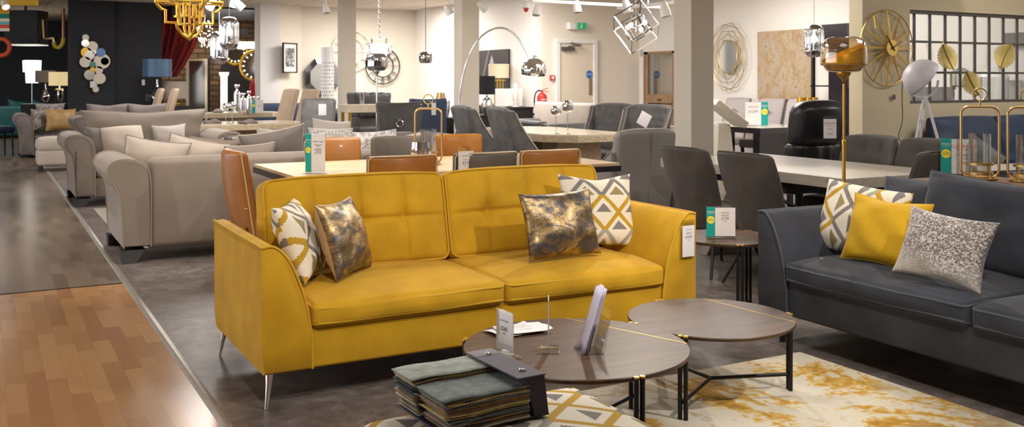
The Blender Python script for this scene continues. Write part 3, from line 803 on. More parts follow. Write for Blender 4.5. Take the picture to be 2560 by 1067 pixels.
# ---------------------------------------------------------------- striped dining table and leather chairs
t = thing('dining_table', 'long dining table with striped blond wood top and black edge behind the yellow sofa', 'dining table', (3.11, 6.96, 0))
MB().box(-1.275, 1.275, -.63, .63, .738, .76).build('table_top', STRIPED, t)
MB().box(-1.282, 1.282, -.637, .637, .695, .7385).build('edge_frame', mat('dark grey lacquer', S(40,36,38), .35), t)
for s in (-1, 1):
    m = MB(); m.box(s*.95-.04, s*.95+.04, -.5, .5, 0, .06); m.box(s*.95-.05, s*.95+.05, -.30, -.22, .06, .70); m.box(s*.95-.05, s*.95+.05, .22, .30, .06, .70); m.build('leg', BLKM, t)
def leather_chair(name, label, m, pipe, leg, w=.47, top=.93):
    t = thing(name, label, 'dining chair')
    def fn(p):      # back slab: gentle wrap, taller at the ends
        x, y, z = p; return (x*(1-.06*max(0, .72-z)), y+.10*(z-.5)*.6-.045*(2*x/w)**2+.03, z)
    MB().rbox(w, .05, .46, .022, (12,2,8), (0,.02,.004), c=(0,.0,top-.23), fn=fn).build('backrest', m, t, angle=180)
    b = t.children[-1]
    q = []
    pts = rrect(w-.004, .456, .035, 4)
    for a, c in zip(pts, pts[1:]+pts[:1]):
        k = max(1, int(hypot(a[0]-c[0], a[1]-c[1])/.06)); q += [(a[0]+(c[0]-a[0])*i/k, a[1]+(c[1]-a[1])*i/k) for i in range(k)]
    MB().tube([fn((x, .027, z+top-.23)) for x, z in q], .0045, 6, closed=True).build('piping', pipe, b)
    MB().rbox(.46, .46, .08, .03, (4,4,1), (0,0,.015), c=(0,-.22,.445)).build('seat', m, t)
    for sx in (-1, 1):
        MB().tube([(sx*.20, .02, .5), (sx*.21, .03, .3), (sx*.22, .07, 0)], [.016,.016,.012], 10).build('leg', leg, t)
        MB().tube([(sx*.20, -.42, .42), (sx*.215, -.44, 0)], [.016,.012], 10).build('leg', leg, t)
    return t
# local -y is the front of a chair; rz = 180 makes it face away from the camera (+y)
ct = leather_chair('leather_dining_chair', 'tan leather dining chair, left one on the near side of the striped table', TANL, PIPC, BLKM)
ct.location = (2.335, 5.80, 0); ct.rotation_euler = (0,0,pi)
cg = leather_chair('leather_dining_chair', 'taupe grey leather dining chair with a £119 tag at the striped table', GRYL, PIPC, BLKM)
cg.location = (2.93, 5.80, 0); cg.rotation_euler = (0,0,pi)
G = 'leather chairs around the striped table'
tag(ct, group=G); tag(cg, group=G)
dup(ct, (3.425, 5.80, 0), 180, 'tan leather dining chair, right one on the near side of the striped table', G)
dup(ct, (2.535, 7.78, 0), 0, 'tan leather dining chair across the striped table behind the teal price sign', G)
dup(cg, (3.10, 7.78, 0), 0, 'taupe grey leather dining chair on the far side of the striped table', G)
dup(ct, (3.67, 7.78, 0), 0, 'tan leather dining chair on the far side of the striped table behind the gold lantern', G)
# end chair: wrap back seen from behind
t = thing('leather_dining_chair', 'tan leather chair with stitched wrap back at the left end of the striped table', 'dining chair', (1.60, 6.93, 0), 90, G)
def fe(p):
    x, y, z = p; return (x*(1+.12*(z-.45)), y+.16*(z-.45)-.06*(2*x/.46)**2+.03, z)
MB().rbox(.45, .07, .60, .03, (12,2,10), (0,.03,.004), c=(0,0,.62), fn=fe).build('backrest', TANL, t, angle=180)
b = t.children[-1]
MB().tube([fe((x, .038, .53)) for x in [i/8*.45-.225 for i in range(9)]], .004, 6).build('seam', PIPC, b)
for s in (-1, 1): MB().tube([fe((s*.222, .02, .34+.58*i/8)) for i in range(9)], .005, 6).build('piping', PIPC, b)
MB().rbox(.46, .44, .09, .03, (4,4,1), (0,0,.015), c=(0,-.24,.44)).build('seat', TANL, t)
for sx in (-1, 1):
    MB().tube([(sx*.19, .04, .40), (sx*.20, .05, 0)], [.02,.014], 10).build('leg', TANL, t)
    MB().tube([(sx*.19, -.42, .40), (sx*.20, -.43, 0)], [.02,.014], 10).build('leg', TANL, t)
upright_sign('price_sign', 'tall teal and white price sign on the striped dining table', .155, .27, (2.02, 6.60, .76), -48, [('DINING TABLE', .08, .82, INKT), ('AFTER EVENT\nPRICE', .07, .72, INKT), ('£695', .17, .62, INKT), ('£795', .17, .54, INKT)])
hang_tag('price_tag', 'white £119 price tag on the near taupe grey leather chair', (2.76, 5.735, .945), 0, .108, .17, [('DINING CHAIR', .08, .18, INKT), ('PRICE £149', .07, .32, INKT), ('£119', .24, .44, INKT), ('SAVE £30', .06, .54, INKT)])
# gold lanterns
def lantern(name, label, loc, rz=0, s=1):
    t = thing(name, label, 'lantern', loc, rz); t.scale = (s, s, s)
    W2, Z0, Z1 = .102, .015, .43
    pts = rrect(2*W2, Z1-Z0, .045, 5, (0, (Z0+Z1)/2))
    MB().tube([(x, 0, z) for x, z in pts], .0075, 8, closed=True).build('frame', AGED, t)
    MB().tube([(.037*cos(a), 0, .502+.037*sin(a)) for a in [2*pi*k/28 for k in range(28)]], .0045, 8, closed=True).build('ring_handle', AGED, t)
    m = MB(); m.cyl((0,0,.43), (0,0,.467), .006); m.build('stem', AGED, t)
    m = MB(); m.lathe([(.095,0),(.10,.005),(.10,.010),(.0001,.012)], seg=36); m.build('base', AGED, t)
    m = MB()
    for z in (.03, .085): m.lathe([(.066,z),(.074,z),(.074,z+.014),(.066,z+.014),(.066,z)], seg=36, caps=False)
    for k in range(4): a = pi/4+k*pi/2; m.bar((.07*cos(a), .07*sin(a), .01), (.07*cos(a), .07*sin(a), .09), .010)
    m.build('gallery', AGED, t)
    MB().lathe([(.0001,.034),(.058,.034),(.060,.04),(.060,.27),(.057,.27),(.057,.04)], seg=36, caps=False).build('glass_tube', GLASS, t)
    return t
ln = lantern('gold_lantern', 'gold framed lantern with ring handle on the striped dining table', (3.0, 6.9, .76), -24, 1)
console_lanterns = [('gold ring-handled lantern on the console behind the slate sofa, beside the clear-out sign', (5.187, 3.767, .82)), ('gold ring-handled lantern cut off by the right edge, on the console behind the slate sofa', (5.31, 3.55, .82))]
for lb, lc in console_lanterns: dup(ln, lc, -50, lb, 'gold lanterns on the console', (1,1,1))
# console behind the slate sofa
t = thing('console_table', 'dark console table with brown wood edge behind the slate sofa', 'console table', (5.08, 3.32, 0))
MB().box(-.34, .34, -.66, .66, .785, .82).build('table_top', wood_mat('walnut console top', S(96,70,48), S(134,100,72), .4, 'y'), t)
for sx in (-1, 1):
    for sy in (-1, 1): MB().box(sx*.30-.02, sx*.30+.02, sy*.61-.02, sy*.61+.02, 0, .785).build('leg', BLKM, t)
upright_sign('clear_out_sign', 'white CLEAR-OUT £999 sign with teal spring strip on the console behind the slate sofa', .205, .225, (5.26, 3.965, .82), -46,
             [('CLEAR-OUT', .135, .80, REDT), ('hurry going quickly', .055, .72, REDT), ('LARGE DINING TABLE\nWAS £1295', .045, .56, INKT), ('SALE PRICE', .05, .47, INKT), ('£999', .15, .34, REDT)])
# ---------------------------------------------------------------- concrete-look table and suede chairs
t = thing('dining_table', 'pale grey concrete-effect dining table running back behind the slate sofa', 'dining table', (5.51, 5.58, 0))
MB().rbox(1.10, 1.98, .075, .004, (1,1,1), c=(0,0,.7225)).build('table_top', CONC, t)
m = MB(); m.box(-.42,.42,-.8,.8,.62,.685); m.build('underframe', BLKM, t)
for s in (-1, 1):
    m = MB(); m.hexa([(-.40,s*.62-.04,.0),(.40,s*.62-.04,.0),(.40,s*.62+.04,.0),(-.40,s*.62+.04,.0)], [(-.16,s*.5-.04,.62),(.16,s*.5-.04,.62),(.16,s*.5+.04,.62),(-.16,s*.5+.04,.62)]); m.build('leg', CONCE, t)
def suede_chair(name, label, m, tuft=False, w=.50, top=.93, bot=.42):
    t = thing(name, label, 'dining chair'); h = top-bot+.10
    def fn(p):
        x, y, z = p; tt = (z-(bot-.1))/h
        wd = .80+.30*sin(min(1, tt)*pi*.62)-.10*max(0, tt-.75)*2
        x2 = x*wd; y2 = y+.16*(tt-.15)-.11*(2*x/w)**2*(1-.35*tt)+.05
        if tuft and y < 0:
            for bx in (-.09, .09):
                for bz in (.70, .84): y2 += .018*math.exp(-((x2-bx)**2+(z-bz)**2)/.0012)
            y2 += .006*(math.exp(-(abs(abs(x2)-.09)/.006)**2)+math.exp(-((z-.70)/.006)**2)+math.exp(-((z-.84)/.006)**2))
        if not tuft and y > 0 and tt > .25: y2 -= .004*math.exp(-(x/.008)**2)
        return (x2, y2, z-.012*(2*x/w)**4*(tt > .5))
    MB().rbox(w, .06, h, .028, (22,2,18), (0,.008,0), c=(0,0,bot-.1+h/2), fn=fn).build('backrest', m, t, angle=180)
    b = t.children[-1]
    q = [(-w/2+.004, bot-.05+i*(h-.10)/8) for i in range(9)]+[(-w/2+.03, top-.008)]+[(-w/2+.06+i*(w-.12)/8, top-.002) for i in range(9)]+[(w/2-.03, top-.008)]+[(w/2-.004, top-.05-i*(h-.10)/8) for i in range(9)]
    MB().tube([fn((x, .02, z)) for x, z in q], .0045, 6).build('piping', m, b)
    MB().rbox(.48, .48, .10, .04, (5,5,1), (0,0,.02), c=(0,-.20,.43)).build('seat', m, t)
    f = MB()
    f.box(-.15,.15,-.34,-.04,.365,.385)
    f.build('underframe', BLKM, t)
    for sx in (-1, 1):
        for sy in (-1, 1):
            MB().tube([(sx*.12, -.19+sy*.12, .375), (sx*.26, -.19+sy*.27, 0)], [.014,.011], 8).build('leg', BLKM, t)
    return t
G = 'brown suede chairs at the concrete-effect table'
s1 = suede_chair('suede_dining_chair', 'brown suede bucket chair with its back towards the camera, nearer of the pair', SUEDE); s1.location = (4.60, 5.02, 0); s1.rotation_euler = (0,0,radians(90)); tag(s1, group=G)
dup(s1, (4.60, 5.66, 0), 90, 'brown suede bucket chair with its back towards the camera, beside the near column', G)
s2 = suede_chair('suede_dining_chair', 'button-tufted brown suede chair across the table beside the tripod lamp leg', SUEDE, True, top=.96); s2.location = (6.24, 5.04, 0); s2.rotation_euler = (0,0,radians(-90)); tag(s2, group=G)
dup(s2, (6.24, 5.60, 0), -90, 'button-tufted brown suede chair across the table behind the gold lamp pole', G)
dup(s2, (5.45, 4.32, 0), 180, 'brown suede chair tucked in the near end of the table behind the clear-out sign', G)
# gold floor lamp
def globe_lamp(name, label, loc, H, r, met, gl, pole):
    t = thing(name, label, 'floor lamp', loc)
    MB().lathe([(.14,0),(.14,.012),(.13,.018),(.012,.022)], seg=40).build('base', pole, t)
    m = MB(); m.lathe([(.0105,.02),(.0105,H-r*1.75-.42),(.013,H-r*1.75-.42),(.013,H-r*1.75-.395),(.0075,H-r*1.75-.39),(.0075,H-r*1.75-.05)], seg=16); m.build('pole', pole, t)
    z0 = H-r*1.62
    m = MB(); m.lathe([(.008,z0-.06),(.02,z0-.035),(.038,z0-.015),(.042,z0-.008),(.042,z0)], seg=28); m.build('lamp_holder', pole, t)
    # rounded barrel glass: metallised lower part, clear upper part
    prof = [(.045,0),(r*.70,.008),(r*.90,.045*r/.137),(r*.985,.33*r),(r,.6*r),(r*.985,1.02*r),(r*.90,1.33*r),(r*.72,1.50*r),(r*.5,1.57*r)]
    def at_z(z):
        for (a, za), (b, zb) in zip(prof, prof[1:]):
            if za <= z <= zb: return a+(b-a)*(z-za)/max(1e-6, zb-za)
        return prof[-1][0]
    P = smooth_poly([(a, b, 0) for a, b in prof], 4); P = [(a, b) for a, b, _ in P]
    m = MB(); seg = 48; vs = []; n = 14
    def cut(a): return r*(.88+.40*sin(a+2.07)) if met is GOLDL else r*1.02
    for j in range(n+1):
        for k in range(seg):
            a = 2*pi*k/seg; z = cut(a)*j/n
            rr = at_z(z)-.0025; vs.append((rr*cos(a), rr*sin(a), z0+z))
    fs = [(j*seg+k, j*seg+(k+1) % seg, (j+1)*seg+(k+1) % seg, (j+1)*seg+k) for j in range(n) for k in range(seg)]
    m.add(vs, fs); m.build('metallised_bowl', met, t, angle=180)
    m = MB(); m.lathe([(a, z0+b) for a, b in P], seg=48, caps=False); m.build('lamp_shade', gl, t, angle=180)
    return t
globe_lamp('gold_floor_lamp', 'tall gold floor lamp with amber glass globe beside the slate sofa', (4.57, 4.235, 0), 1.675, .137, GOLDL, AMBER, GOLD)
# light grey tub chair
t = thing('armchair', 'light grey leather tub chair seen from behind, left of the near column', 'armchair', (5.22, 7.15, 0), 180)
def ft(p):
    x, y, z = p; return (x*(1-.05*max(0, .6-z)), y+.10*(z-.4)-.05*(2*x/.66)**2+.02*0, z-.03*abs(2*x/.66)**5)
MB().rbox(.66, .09, .86, .04, (12,2,12), (0,.02,.01), c=(0,0,.54), fn=ft).build('backrest', LGL, t, angle=180)
bb = t.children[-1]
MB().tube([ft((0, .062, .12+.84*i/10)) for i in range(11)], .003, 6).build('seam', GREYF, bb)
for s in (-1, 1):
    q = smooth_poly([(-.50,.50),(-.42,.60),(-.25,.66),(-.10,.70),(.02,.78),(.02,.12),(-.50,.12)], 1)
    m = MB(); m.prism(q, s*.31, s*.385, 'x'); m.build('arm', LGL, t, bevel=.02)
    MB().tube([(s*.385, y, z) for y, z in q[:5]], .005, 6).build('piping', WHL, t.children[-1])
MB().rbox(.54, .55, .30, .04, (4,4,2), (0,0,.02), c=(0,-.27,.29)).build('seat', LGL, t)
for sx in (-1, 1):
    for sy in (-.45, .03): MB().cyl((sx*.25, sy, .15), (sx*.25, sy, 0), .02, .014).build('leg', BLKW, t)
hang_tag('price_tag', 'white price tag hanging on the light grey tub chair', (4.98, 7.10, .93), -10, .075, .165, [('CHAIR', .14, .2, INKT), ('£325', .24, .38, INKT)], sleeve=False)
# ---------------------------------------------------------------- marble table group
def chamf(w, d, c): return [(-w/2+c,-d/2),(w/2-c,-d/2),(w/2,-d/2+c),(w/2,d/2-c),(w/2-c,d/2),(-w/2+c,d/2),(-w/2,d/2-c),(-w/2,-d/2+c)]
t = thing('marble_dining_table', 'cream marble dining table with rough chamfered edge and two goblets', 'dining table', (6.32, 10.75, 0))
MB().prism(chamf(1.12, 2.3, .30), .755, .775).build('table_top', MARB, t)
MB().prism(chamf(1.12, 2.3, .30), .685, .7555).build('rough_edge', MARBE, t)
for s in (-.6, .6): MB().box(-.32, .32, s-.18, s+.18, 0, .685).build('pedestal', MARBE, t, bevel=.02)
def wing_chair(name, label, m, tuft=False, w=.50, top=1.10):
    t = thing(name, label, 'dining chair')
    def fn(p):
        x, y, z = p; tt = (z-.35)/(top-.35)
        y2 = y+.20*tt-.02
        if tuft and y < 0:
            for i in range(-2, 3):
                for j in range(4):
                    bx = i*.105+(.052 if j % 2 else 0); bz = .70+.1*j
                    y2 += .018*math.exp(-((x-bx)**2+(z-bz)**2)/.0006)
        return (x*(.86+.14*tt), y2, z-.02*(2*x/w)**4)
    MB().rbox(w, .09, top-.33, .035, (24 if tuft else 8,2,24 if tuft else 8), (0,.01,.01), c=(0,0,(top+.33)/2), fn=fn).build('backrest', m, t, angle=180)
    for s in (-1, 1):
        def fw(p):
            x, y, z = p; tt = (z-.35)/(top-.35)
            f = .03+.40*max(0, (1-tt))**1.6+.06
            return (x*(.86+.14*tt), .03+.20*tt-.02-(.5-y/.1)*f, z)
        MB().rbox(.06, .1, top-.38, .02, (1,6,10), (0,0,0), c=(s*(w/2+.005),0,(top-.04+.36)/2), fn=fw).build('wing', m, t, angle=180)
        MB().tube([(s*(w/2+.035)*(.86+.14*k/10), fw((0,-.048,.36+(top-.42)*k/10))[1], .36+(top-.42)*k/10) for k in range(11)], .006, 6).build('piping', CREAMF if not tuft else BEIP, t.children[-1])
    MB().rbox(w-.06, .50, .14, .04, (4,4,1), (0,0,.02), c=(0,-.24,.42)).build('seat', m, t)
    for sx in (-1, 1):
        MB().tube([(sx*.2, -.44, .36), (sx*.205, -.46, 0)], [.02,.014], 8).build('leg', BLKW, t)
        MB().tube([(sx*.2, .02, .36), (sx*.205, .09, 0)], [.02,.014], 8).build('leg', BLKW, t)
    return t
G = 'crushed velvet chairs around the marble table'
w1 = wing_chair('velvet_wing_chair', 'dark grey crushed velvet wing chair, nearer of the two left of the marble table', CRUSH); w1.location = (5.36, 9.92, 0); w1.rotation_euler = (0,0,radians(90)); tag(w1, group=G)
dup(w1, (5.30, 10.78, 0), 90, 'grey crushed velvet wing chair, further of the two left of the marble table', G)
w2 = wing_chair('velvet_wing_chair', 'buttoned charcoal velvet chair right of the marble table with a paper tag', CRUSHD, True, .60, 1.10); w2.location = (7.32, 10.05, 0); w2.rotation_euler = (0,0,radians(-62)); tag(w2, group=G)
dup(w2, (7.32, 10.85, 0), -62, 'buttoned charcoal velvet chair right of the marble table behind the tagged one', G)
o = single('price_tag', MB().rbox(.15, .003, .17, .001, (1,1,1)), PAPER, 'pale paper tag tilted on the buttoned charcoal velvet chair', 'price tag', (7.15, 9.80, .93), (0, radians(28), radians(-62)))
def goblet(name, label, loc, h, r):
    t = thing(name, label, 'goblet', loc)
    MB().lathe([(.045,0),(.045,.004),(.01,.015),(.007,.03),(.012,h*.28),(.007,h*.35),(.009,h*.60),(.012,h*.63)], seg=20).build('stem', GLASS, t)
    P = smooth_poly([(.01,h*.63,0),(r*.75,h*.68,0),(r,h*.80,0),(r*.92,h*.92,0),(r*.72,h,0)], 4)
    MB().lathe([(a,b) for a,b,_ in P], seg=28, caps=False).build('bowl', mat('mercury glass', (.75,.74,.74), .12, 1), t, angle=180)
    return t
g1 = goblet('mercury_glass_goblet', 'shorter mercury glass goblet on the cream marble table', (*at(1390, 330, 11.6).xy, .775), .33, .062)
g2 = goblet('mercury_glass_goblet', 'taller mercury glass goblet on the cream marble table', (*at(1419, 330, 11.5).xy, .775), .40, .066)
def onU(px, py, u):
    k = (px-1280)/F; Y = u/(k*CT+ST); return at(px, py, Y)
def onV(px, py, v):
    k = (px-1280)/F; Y = v/(CT-k*ST); return at(px, py, Y)
def xy(px, Y): p = at(px, 300, Y); return (p.x, p.y)
# ---------------------------------------------------------------- roll-arm sofas
ROLL = smooth_poly([(.02,.02),(.0,.35),(-.03,.52),(-.085,.60),(-.10,.68),(-.06,.745),(.02,.765),(.12,.75),(.19,.69),(.215,.58),(.22,.30),(.22,.02)], 3)
def roll_sofa(name, label, L, D, H, m, mp, loc, rz, seats=2, nail=False, foot=BLKW, backs=None, group=None, cat='sofa', ah=1.0, z0=.12):
    t = thing(name, label, cat, loc, rz, group); hl = L/2; f = -D/2
    for s in (-1, 1):
        mb = MB(); loft(mb, [(x, z0+z*ah*(.80-z0)/.765) for x, z in ROLL][::-1], [(f, .02), (f+.012, .006), (f+.03, 0), (D/2-.04, 0), (D/2, .015)], -s, s*hl)
        a = mb.build('arm', m, t, angle=60)
        for yy in (f-.002, D/2+.002): MB().tube([(s*(hl-x), yy, z0+z*ah*(.80-z0)/.765) for x, z in ROLL], .006, 6).build('piping', mp, a)
        if nail:
            nb = MB()
            for k in range(24):
                z = z0+.04+k*.021; nb.lathe([(.007,0),(.006,.004),(.0001,.006)], (0,0,0), 8)
            nb = MB()
            for k in range(24):
                z = z0+.04+k*.021; x = s*(hl-.02)
                nb.add([(x-.006,f-.004,z-.006),(x+.006,f-.004,z-.006),(x+.006,f-.004,z+.006),(x-.006,f-.004,z+.006),(x,f-.010,z)], [(0,1,4),(1,2,4),(2,3,4),(3,0,4)])
            nb.build('nail_head', mat('bronze nail', S(60,50,44), .4, .6), a)
    MB().rbox(2*hl-.40, D-.08, .22, .02, (6,4,2), (0,.006,0), c=(0,.01,z0+.11)).build('base_frame', m, t)
    MB().rbox(2*hl-.42, .18, H-z0, .05, (14,2,8), (0,.015,.01), c=(0, D/2-.09, (H+z0)/2)).build('back_frame', m, t, angle=180)
    w = (2*hl-.44)/seats
    for k in range(seats):
        MB().rbox(w-.01, D-.24, .15, .05, (6,6,2), (.0,.01,.025), c=(-hl+.22+w*(k+.5), -.10, z0+.295)).build('seat_cushion', m, t, angle=180)
    for sx in (-1, 1):
        for sy in (-1, 1):
            x, y = sx*(hl-.09), sy*(D/2-.10)
            MB().hexa([(x-.05+sx*.03,y-.07+sy*.05,0),(x+.05+sx*.03,y-.07+sy*.05,0),(x+.05+sx*.03,y+.07+sy*.05,0),(x-.05+sx*.03,y+.07+sy*.05,0)],
                      [(x-.09,y-.09,z0),(x+.09,y-.09,z0),(x+.09,y+.09,z0),(x-.09,y+.09,z0)]).build('foot', foot, t)
    if backs:
        for (x, wd, hh) in backs:
            o = make_pillow('back_cushion', t, wd, hh, .20, m, 21, .05, .04, mp, pr=.008, plump=.3)
            for me_ in [o.data]+[c_.data for c_ in o.children]:
                for v_ in me_.vertices: v_.co.x *= .80+.24*max(0, v_.co.z/hh)
            o.location = (x, D/2-.24, z0+.28); o.rotation_euler = (radians(-6),0,0)
    return t
roll_sofa('taupe_sofa', 'big taupe velvet roll-arm sofa seen from behind, left of the striped table', 2.5, 1.06, .80, BEI, BEIP, (2.17, 8.52, 0), 180, z0=.10)
roll_sofa('taupe_armchair', 'wide taupe love seat with studded roll arms and tall flared back cushion', 1.75, 1.10, .86, BEI, BEIP, (1.75, 12.40, 0), 0, seats=1, nail=True, backs=[(0, 1.42, .68)], z0=.09)
roll_sofa('grey_fabric_sofa', 'taupe sofa facing the camera, full of patterned silver cushions behind the leather chairs', 2.3, 1.0, .80, GREYF, BEIP, (3.55, 10.35, 0), 0)
roll_sofa('grey_fabric_sofa', 'far grey roll-arm sofa in front of the charcoal wall with a gold cushion', 1.9, 1.0, .80, GREYF, BEIP, (1.52, 20.35, 0), 0, z0=.03, seats=1)
roll_sofa('grey_fabric_sofa', 'distant grey sofa whose flared back cushions show behind the love seat', 1.7, 1.0, .84, GREYF, BEIP, (2.25, 18.3, 0), 0, backs=[(-.33, .66, .60), (.33, .66, .60)])
tl = roll_sofa('teal_sofa', 'teal velvet sofa at the far left edge with its back to the camera', 2.2, 1.0, .78, TEAL, TEAL, (*xy(30, 24.5), 0), 180, seats=2, z0=.05)
pp = []
def cush(label, px, Y, W, H, m, z=.47, rz=180, lean=14, roll=0, seed=0, pipe=None, T=.2, pinch=.10, group=None, **k):
    return put_pillow('scatter_cushion', label, W, H, T, m, (*xy(px, Y), z), rz, lean, roll, group, seed=seed, pinch=pinch, pipe=pipe, n=14, **k)
GC = 'cushions on the big taupe sofa'
cush('pale blush linen cushion with one ear up, leftmost on the big taupe sofa', 368, 8.62, .56, .46, CREAMF, z=.47, roll=-10, lean=20, seed=31, pipe=BEIP, group=GC)
cush('second pale linen cushion from the left on the big taupe sofa', 463, 8.9, .56, .46, CREAMF, z=.47, roll=-14, lean=22, seed=32, pipe=BEIP, group=GC)
cush('taupe velvet cushion between the linen and zigzag cushions on the big taupe sofa', 528, 9.2, .50, .43, BEI, roll=-4, lean=18, seed=33, pipe=BEIP, group=GC)
cush('black and white zigzag cushion on the big taupe sofa', 596, 9.35, .50, .42, ZIG, roll=-8, lean=20, seed=34, group=GC)
cush('small piped linen cushion in front of the zigzag one on the big taupe sofa', 622, 9.0, .46, .38, BEI, roll=3, lean=18, seed=35, pipe=CREAMF, group=GC)
cush('large taupe cushion slumped at the right end of the big taupe sofa', 690, 9.3, .62, .52, GREYF, roll=10, lean=20, seed=36, pipe=CREAMF, group=GC)
GC = 'silver cushions on the sofa behind the leather chairs'
cush('ribbed silver cushion, leftmost on the sofa behind the leather chairs', 700, 10.5, .50, .40, STRIPEF, z=.50, rz=0, lean=18, roll=4, seed=41, pipe=CREAMF, group=GC)
cush('white honeycomb cushion on the sofa behind the leather chairs', 835, 10.45, .52, .42, HONEY, z=.50, rz=4, lean=18, roll=2, seed=42, group=GC)
cush('silver crushed velvet cushion on the sofa behind the leather chairs', 948, 10.25, .50, .40, CRUSHW, z=.50, rz=-4, lean=18, roll=-3, seed=43, group=GC)
cush('piped cream cushion behind the gold lantern', 1022, 10.25, .46, .36, CREAMF, z=.50, rz=-14, lean=20, roll=-8, seed=44, pipe=GREYF, group=GC)
cush('blush patterned cushion peeking out behind the honeycomb cushion', 830, 10.9, .48, .42, STRIPEF, z=.56, rz=10, lean=12, roll=6, seed=45, group=GC)
# cushions on the love seat
cush('grey velvet square cushion in the left arm of the love seat', 256, 11.28, .40, .38, GREYF, z=.50, rz=25, lean=14, roll=4, seed=51)
cush('round-cornered cream cushion on the love seat', 312, 11.35, .46, .38, CREAMF, z=.50, rz=8, lean=14, roll=-3, seed=52, pinch=-.05)
cush('ribbed grey cushion in the right arm of the love seat', 425, 11.9, .40, .38, STRIPEF, z=.50, rz=-10, lean=12, roll=-3, seed=53)
cush('gold velvet cushion on the far grey sofa', 154, 18.1, .56, .42, GOLDF, z=.48, rz=10, lean=15, seed=61)
cush('grey leaf-print cushion in the arm of the far grey sofa', 106, 18.1, .44, .42, LEAFF, z=.46, rz=30, lean=15, roll=8, seed=62)
cush('silver leaf-print cushion behind the gold one on the far grey sofa', 126, 18.55, .52, .44, LEAFF, z=.56, rz=0, lean=15, seed=63)
cush('left shiny teal cushion on the teal sofa', 40, 24.75, .50, .42, TEAL, z=.50, rz=20, lean=10, roll=10, seed=64)
cush('right shiny teal cushion on the teal sofa', 84, 24.75, .50, .42, TEAL, z=.50, rz=-20, lean=20, roll=20, seed=65)
# footstool with stacked pads next to the love seat
t = thing('fabric_footstool', 'pale crushed fabric footstool left of the love seat', 'footstool', (1.02, 17.1, 0), 0)
MB().rbox(.62, .62, .20, .08, (6,6,2), (0,0,.03), c=(0,0,.40)).build('seat_pad', CREAMF, t); MB().rbox(.60, .60, .24, .05, (4,4,2), (0,0,.0), c=(0,0,.20)).build('base_frame', CREAMF, t)
for sx in (-1, 1):
    for sy in (-1, 1): MB().cyl((sx*.24, sy*.24, .1), (sx*.24, sy*.24, 0), .025).build('leg', BLKW, t)
t = thing('upholstered_stool', 'dark teal stool with slim black legs at the far left edge', 'stool', (*xy(-14, 18.3), 0), 20)
MB().rbox(.6, .45, .12, .05, (4,4,1), (0,0,.02), c=(0,0,.49)).build('seat', INK, t)
for sx in (-1, 1):
    for sy in (-1, 1): MB().cyl((sx*.25, sy*.18, .44), (sx*.26, sy*.19, 0), .02, .014).build('leg', BLKW, t)
for nm, lb, c, w, d in (('floor_rug', 'pale grey rug under the love seat and taupe sofa', (2.1, 10.35, .005), 2.1, 2.4),):
    single(nm, MB().rbox(w, d, .01, .004, (1,1,1)), mat('greige rug', S(150,138,126), .95, noise=.1), lb, 'rug', c)
# ---------------------------------------------------------------- lamps
def table_lamp(label, px, Y, py_top, py_shade, py_base, wpx, shade, base, kind='gourd', name='table_lamp', taper=1.0, group=None):
    x, y = xy(px, Y); k = Y/F
    z0 = HC-(py_base-HZ)*k; zs = HC-(py_shade-HZ)*k; zt = HC-(py_top-HZ)*k; r = wpx*k/2
    t = thing(name, label, 'lamp', (x, y, z0)); h = zs-z0; H = zt-z0
    MB().lathe([(r, h), (r*taper, H)], seg=36, caps=False).build('lamp_shade', shade, t)
    if kind == 'gourd': P = smooth_poly([(r*.32,0,0),(r*.30,.01,0),(r*.46,h*.18,0),(r*.50,h*.3,0),(r*.30,h*.5,0),(r*.10,h*.68,0),(r*.08,h*.95,0)], 4)
    elif kind == 'egg': P = smooth_poly([(r*.30,0,0),(r*.62,h*.25,0),(r*.70,h*.45,0),(r*.5,h*.75,0),(r*.12,h*.88,0),(r*.06,h,0)], 4)
    elif kind == 'cyl': P = [(r*.42,0,0),(r*.42,h*.8,0),(r*.34,h*.84,0),(r*.08,h*.86,0),(r*.08,h,0)]
    if kind == 'columns':
        m = MB(); m.box(-r*.55,r*.55,-r*.3,r*.3,0,.02); m.box(-r*.55,r*.55,-r*.3,r*.3,h*.9,h*.94); m.cyl((0,0,h*.9),(0,0,h*1.02),.01)
        for i in range(4): m.cyl((-r*.45+r*.3*i,0,0), (-r*.45+r*.3*i,0,h*.92), .011)
        m.build('lamp_stem', base, t)
    else: MB().lathe([(a,b) for a,b,_ in P], seg=28).build('lamp_base', base, t, angle=180)
    MB().lathe([(.0001,H-.08),(.03,H-.11),(.035,H-.15),(.0001,H-.19)], seg=12).build('bulb', LAMPW if shade is SHADEC else WHT, t)
    return t
BLUSH = mat('petrol blue satin shade', S(62,92,120), .35, sheen=.4, noise=.1)
TAUPS = mat('taupe shade', S(150,138,124), .8); CREMS = mat('cream linen shade', S(214,196,164), .8)
table_lamp('large petrol blue drum table lamp with mercury glass base behind the sand chairs', 393, 19.8, 148, 192, 264, 70, BLUSH, SMOKE)
table_lamp('pale grey drum table lamp right of the petrol blue lamp', 437, 20.1, 204, 246, 264, 60, TAUPS, GOLD)
table_lamp('lit cream table lamp with glass cylinder base against the charcoal wall', 149, 21.1, 180, 214, 258, 50, SHADEC, SMOKE, 'cyl')
table_lamp('unlit taupe table lamp with chrome base left of the lit cream lamp', 114, 21.7, 176, 206, 254, 48, TAUPS, CHROME)
x, y = xy(80, 23.0)
t = thing('crystal_floor_lamp', 'glowing two-tier crystal floor lamp in the dark area at far left', 'floor lamp', (x, y, 0))
CRY = mat('lit crystal', (1,.95,.85), emit=5.0, emitcol=(1,.93,.8))
MB().lathe([(.19,1.62),(.20,1.88),(.18,1.89)], seg=28, caps=False).build('lamp_shade', CRY, t)
MB().lathe([(.13,1.36),(.14,1.62)], seg=28, caps=False).build('lower_shade', CRY, t)
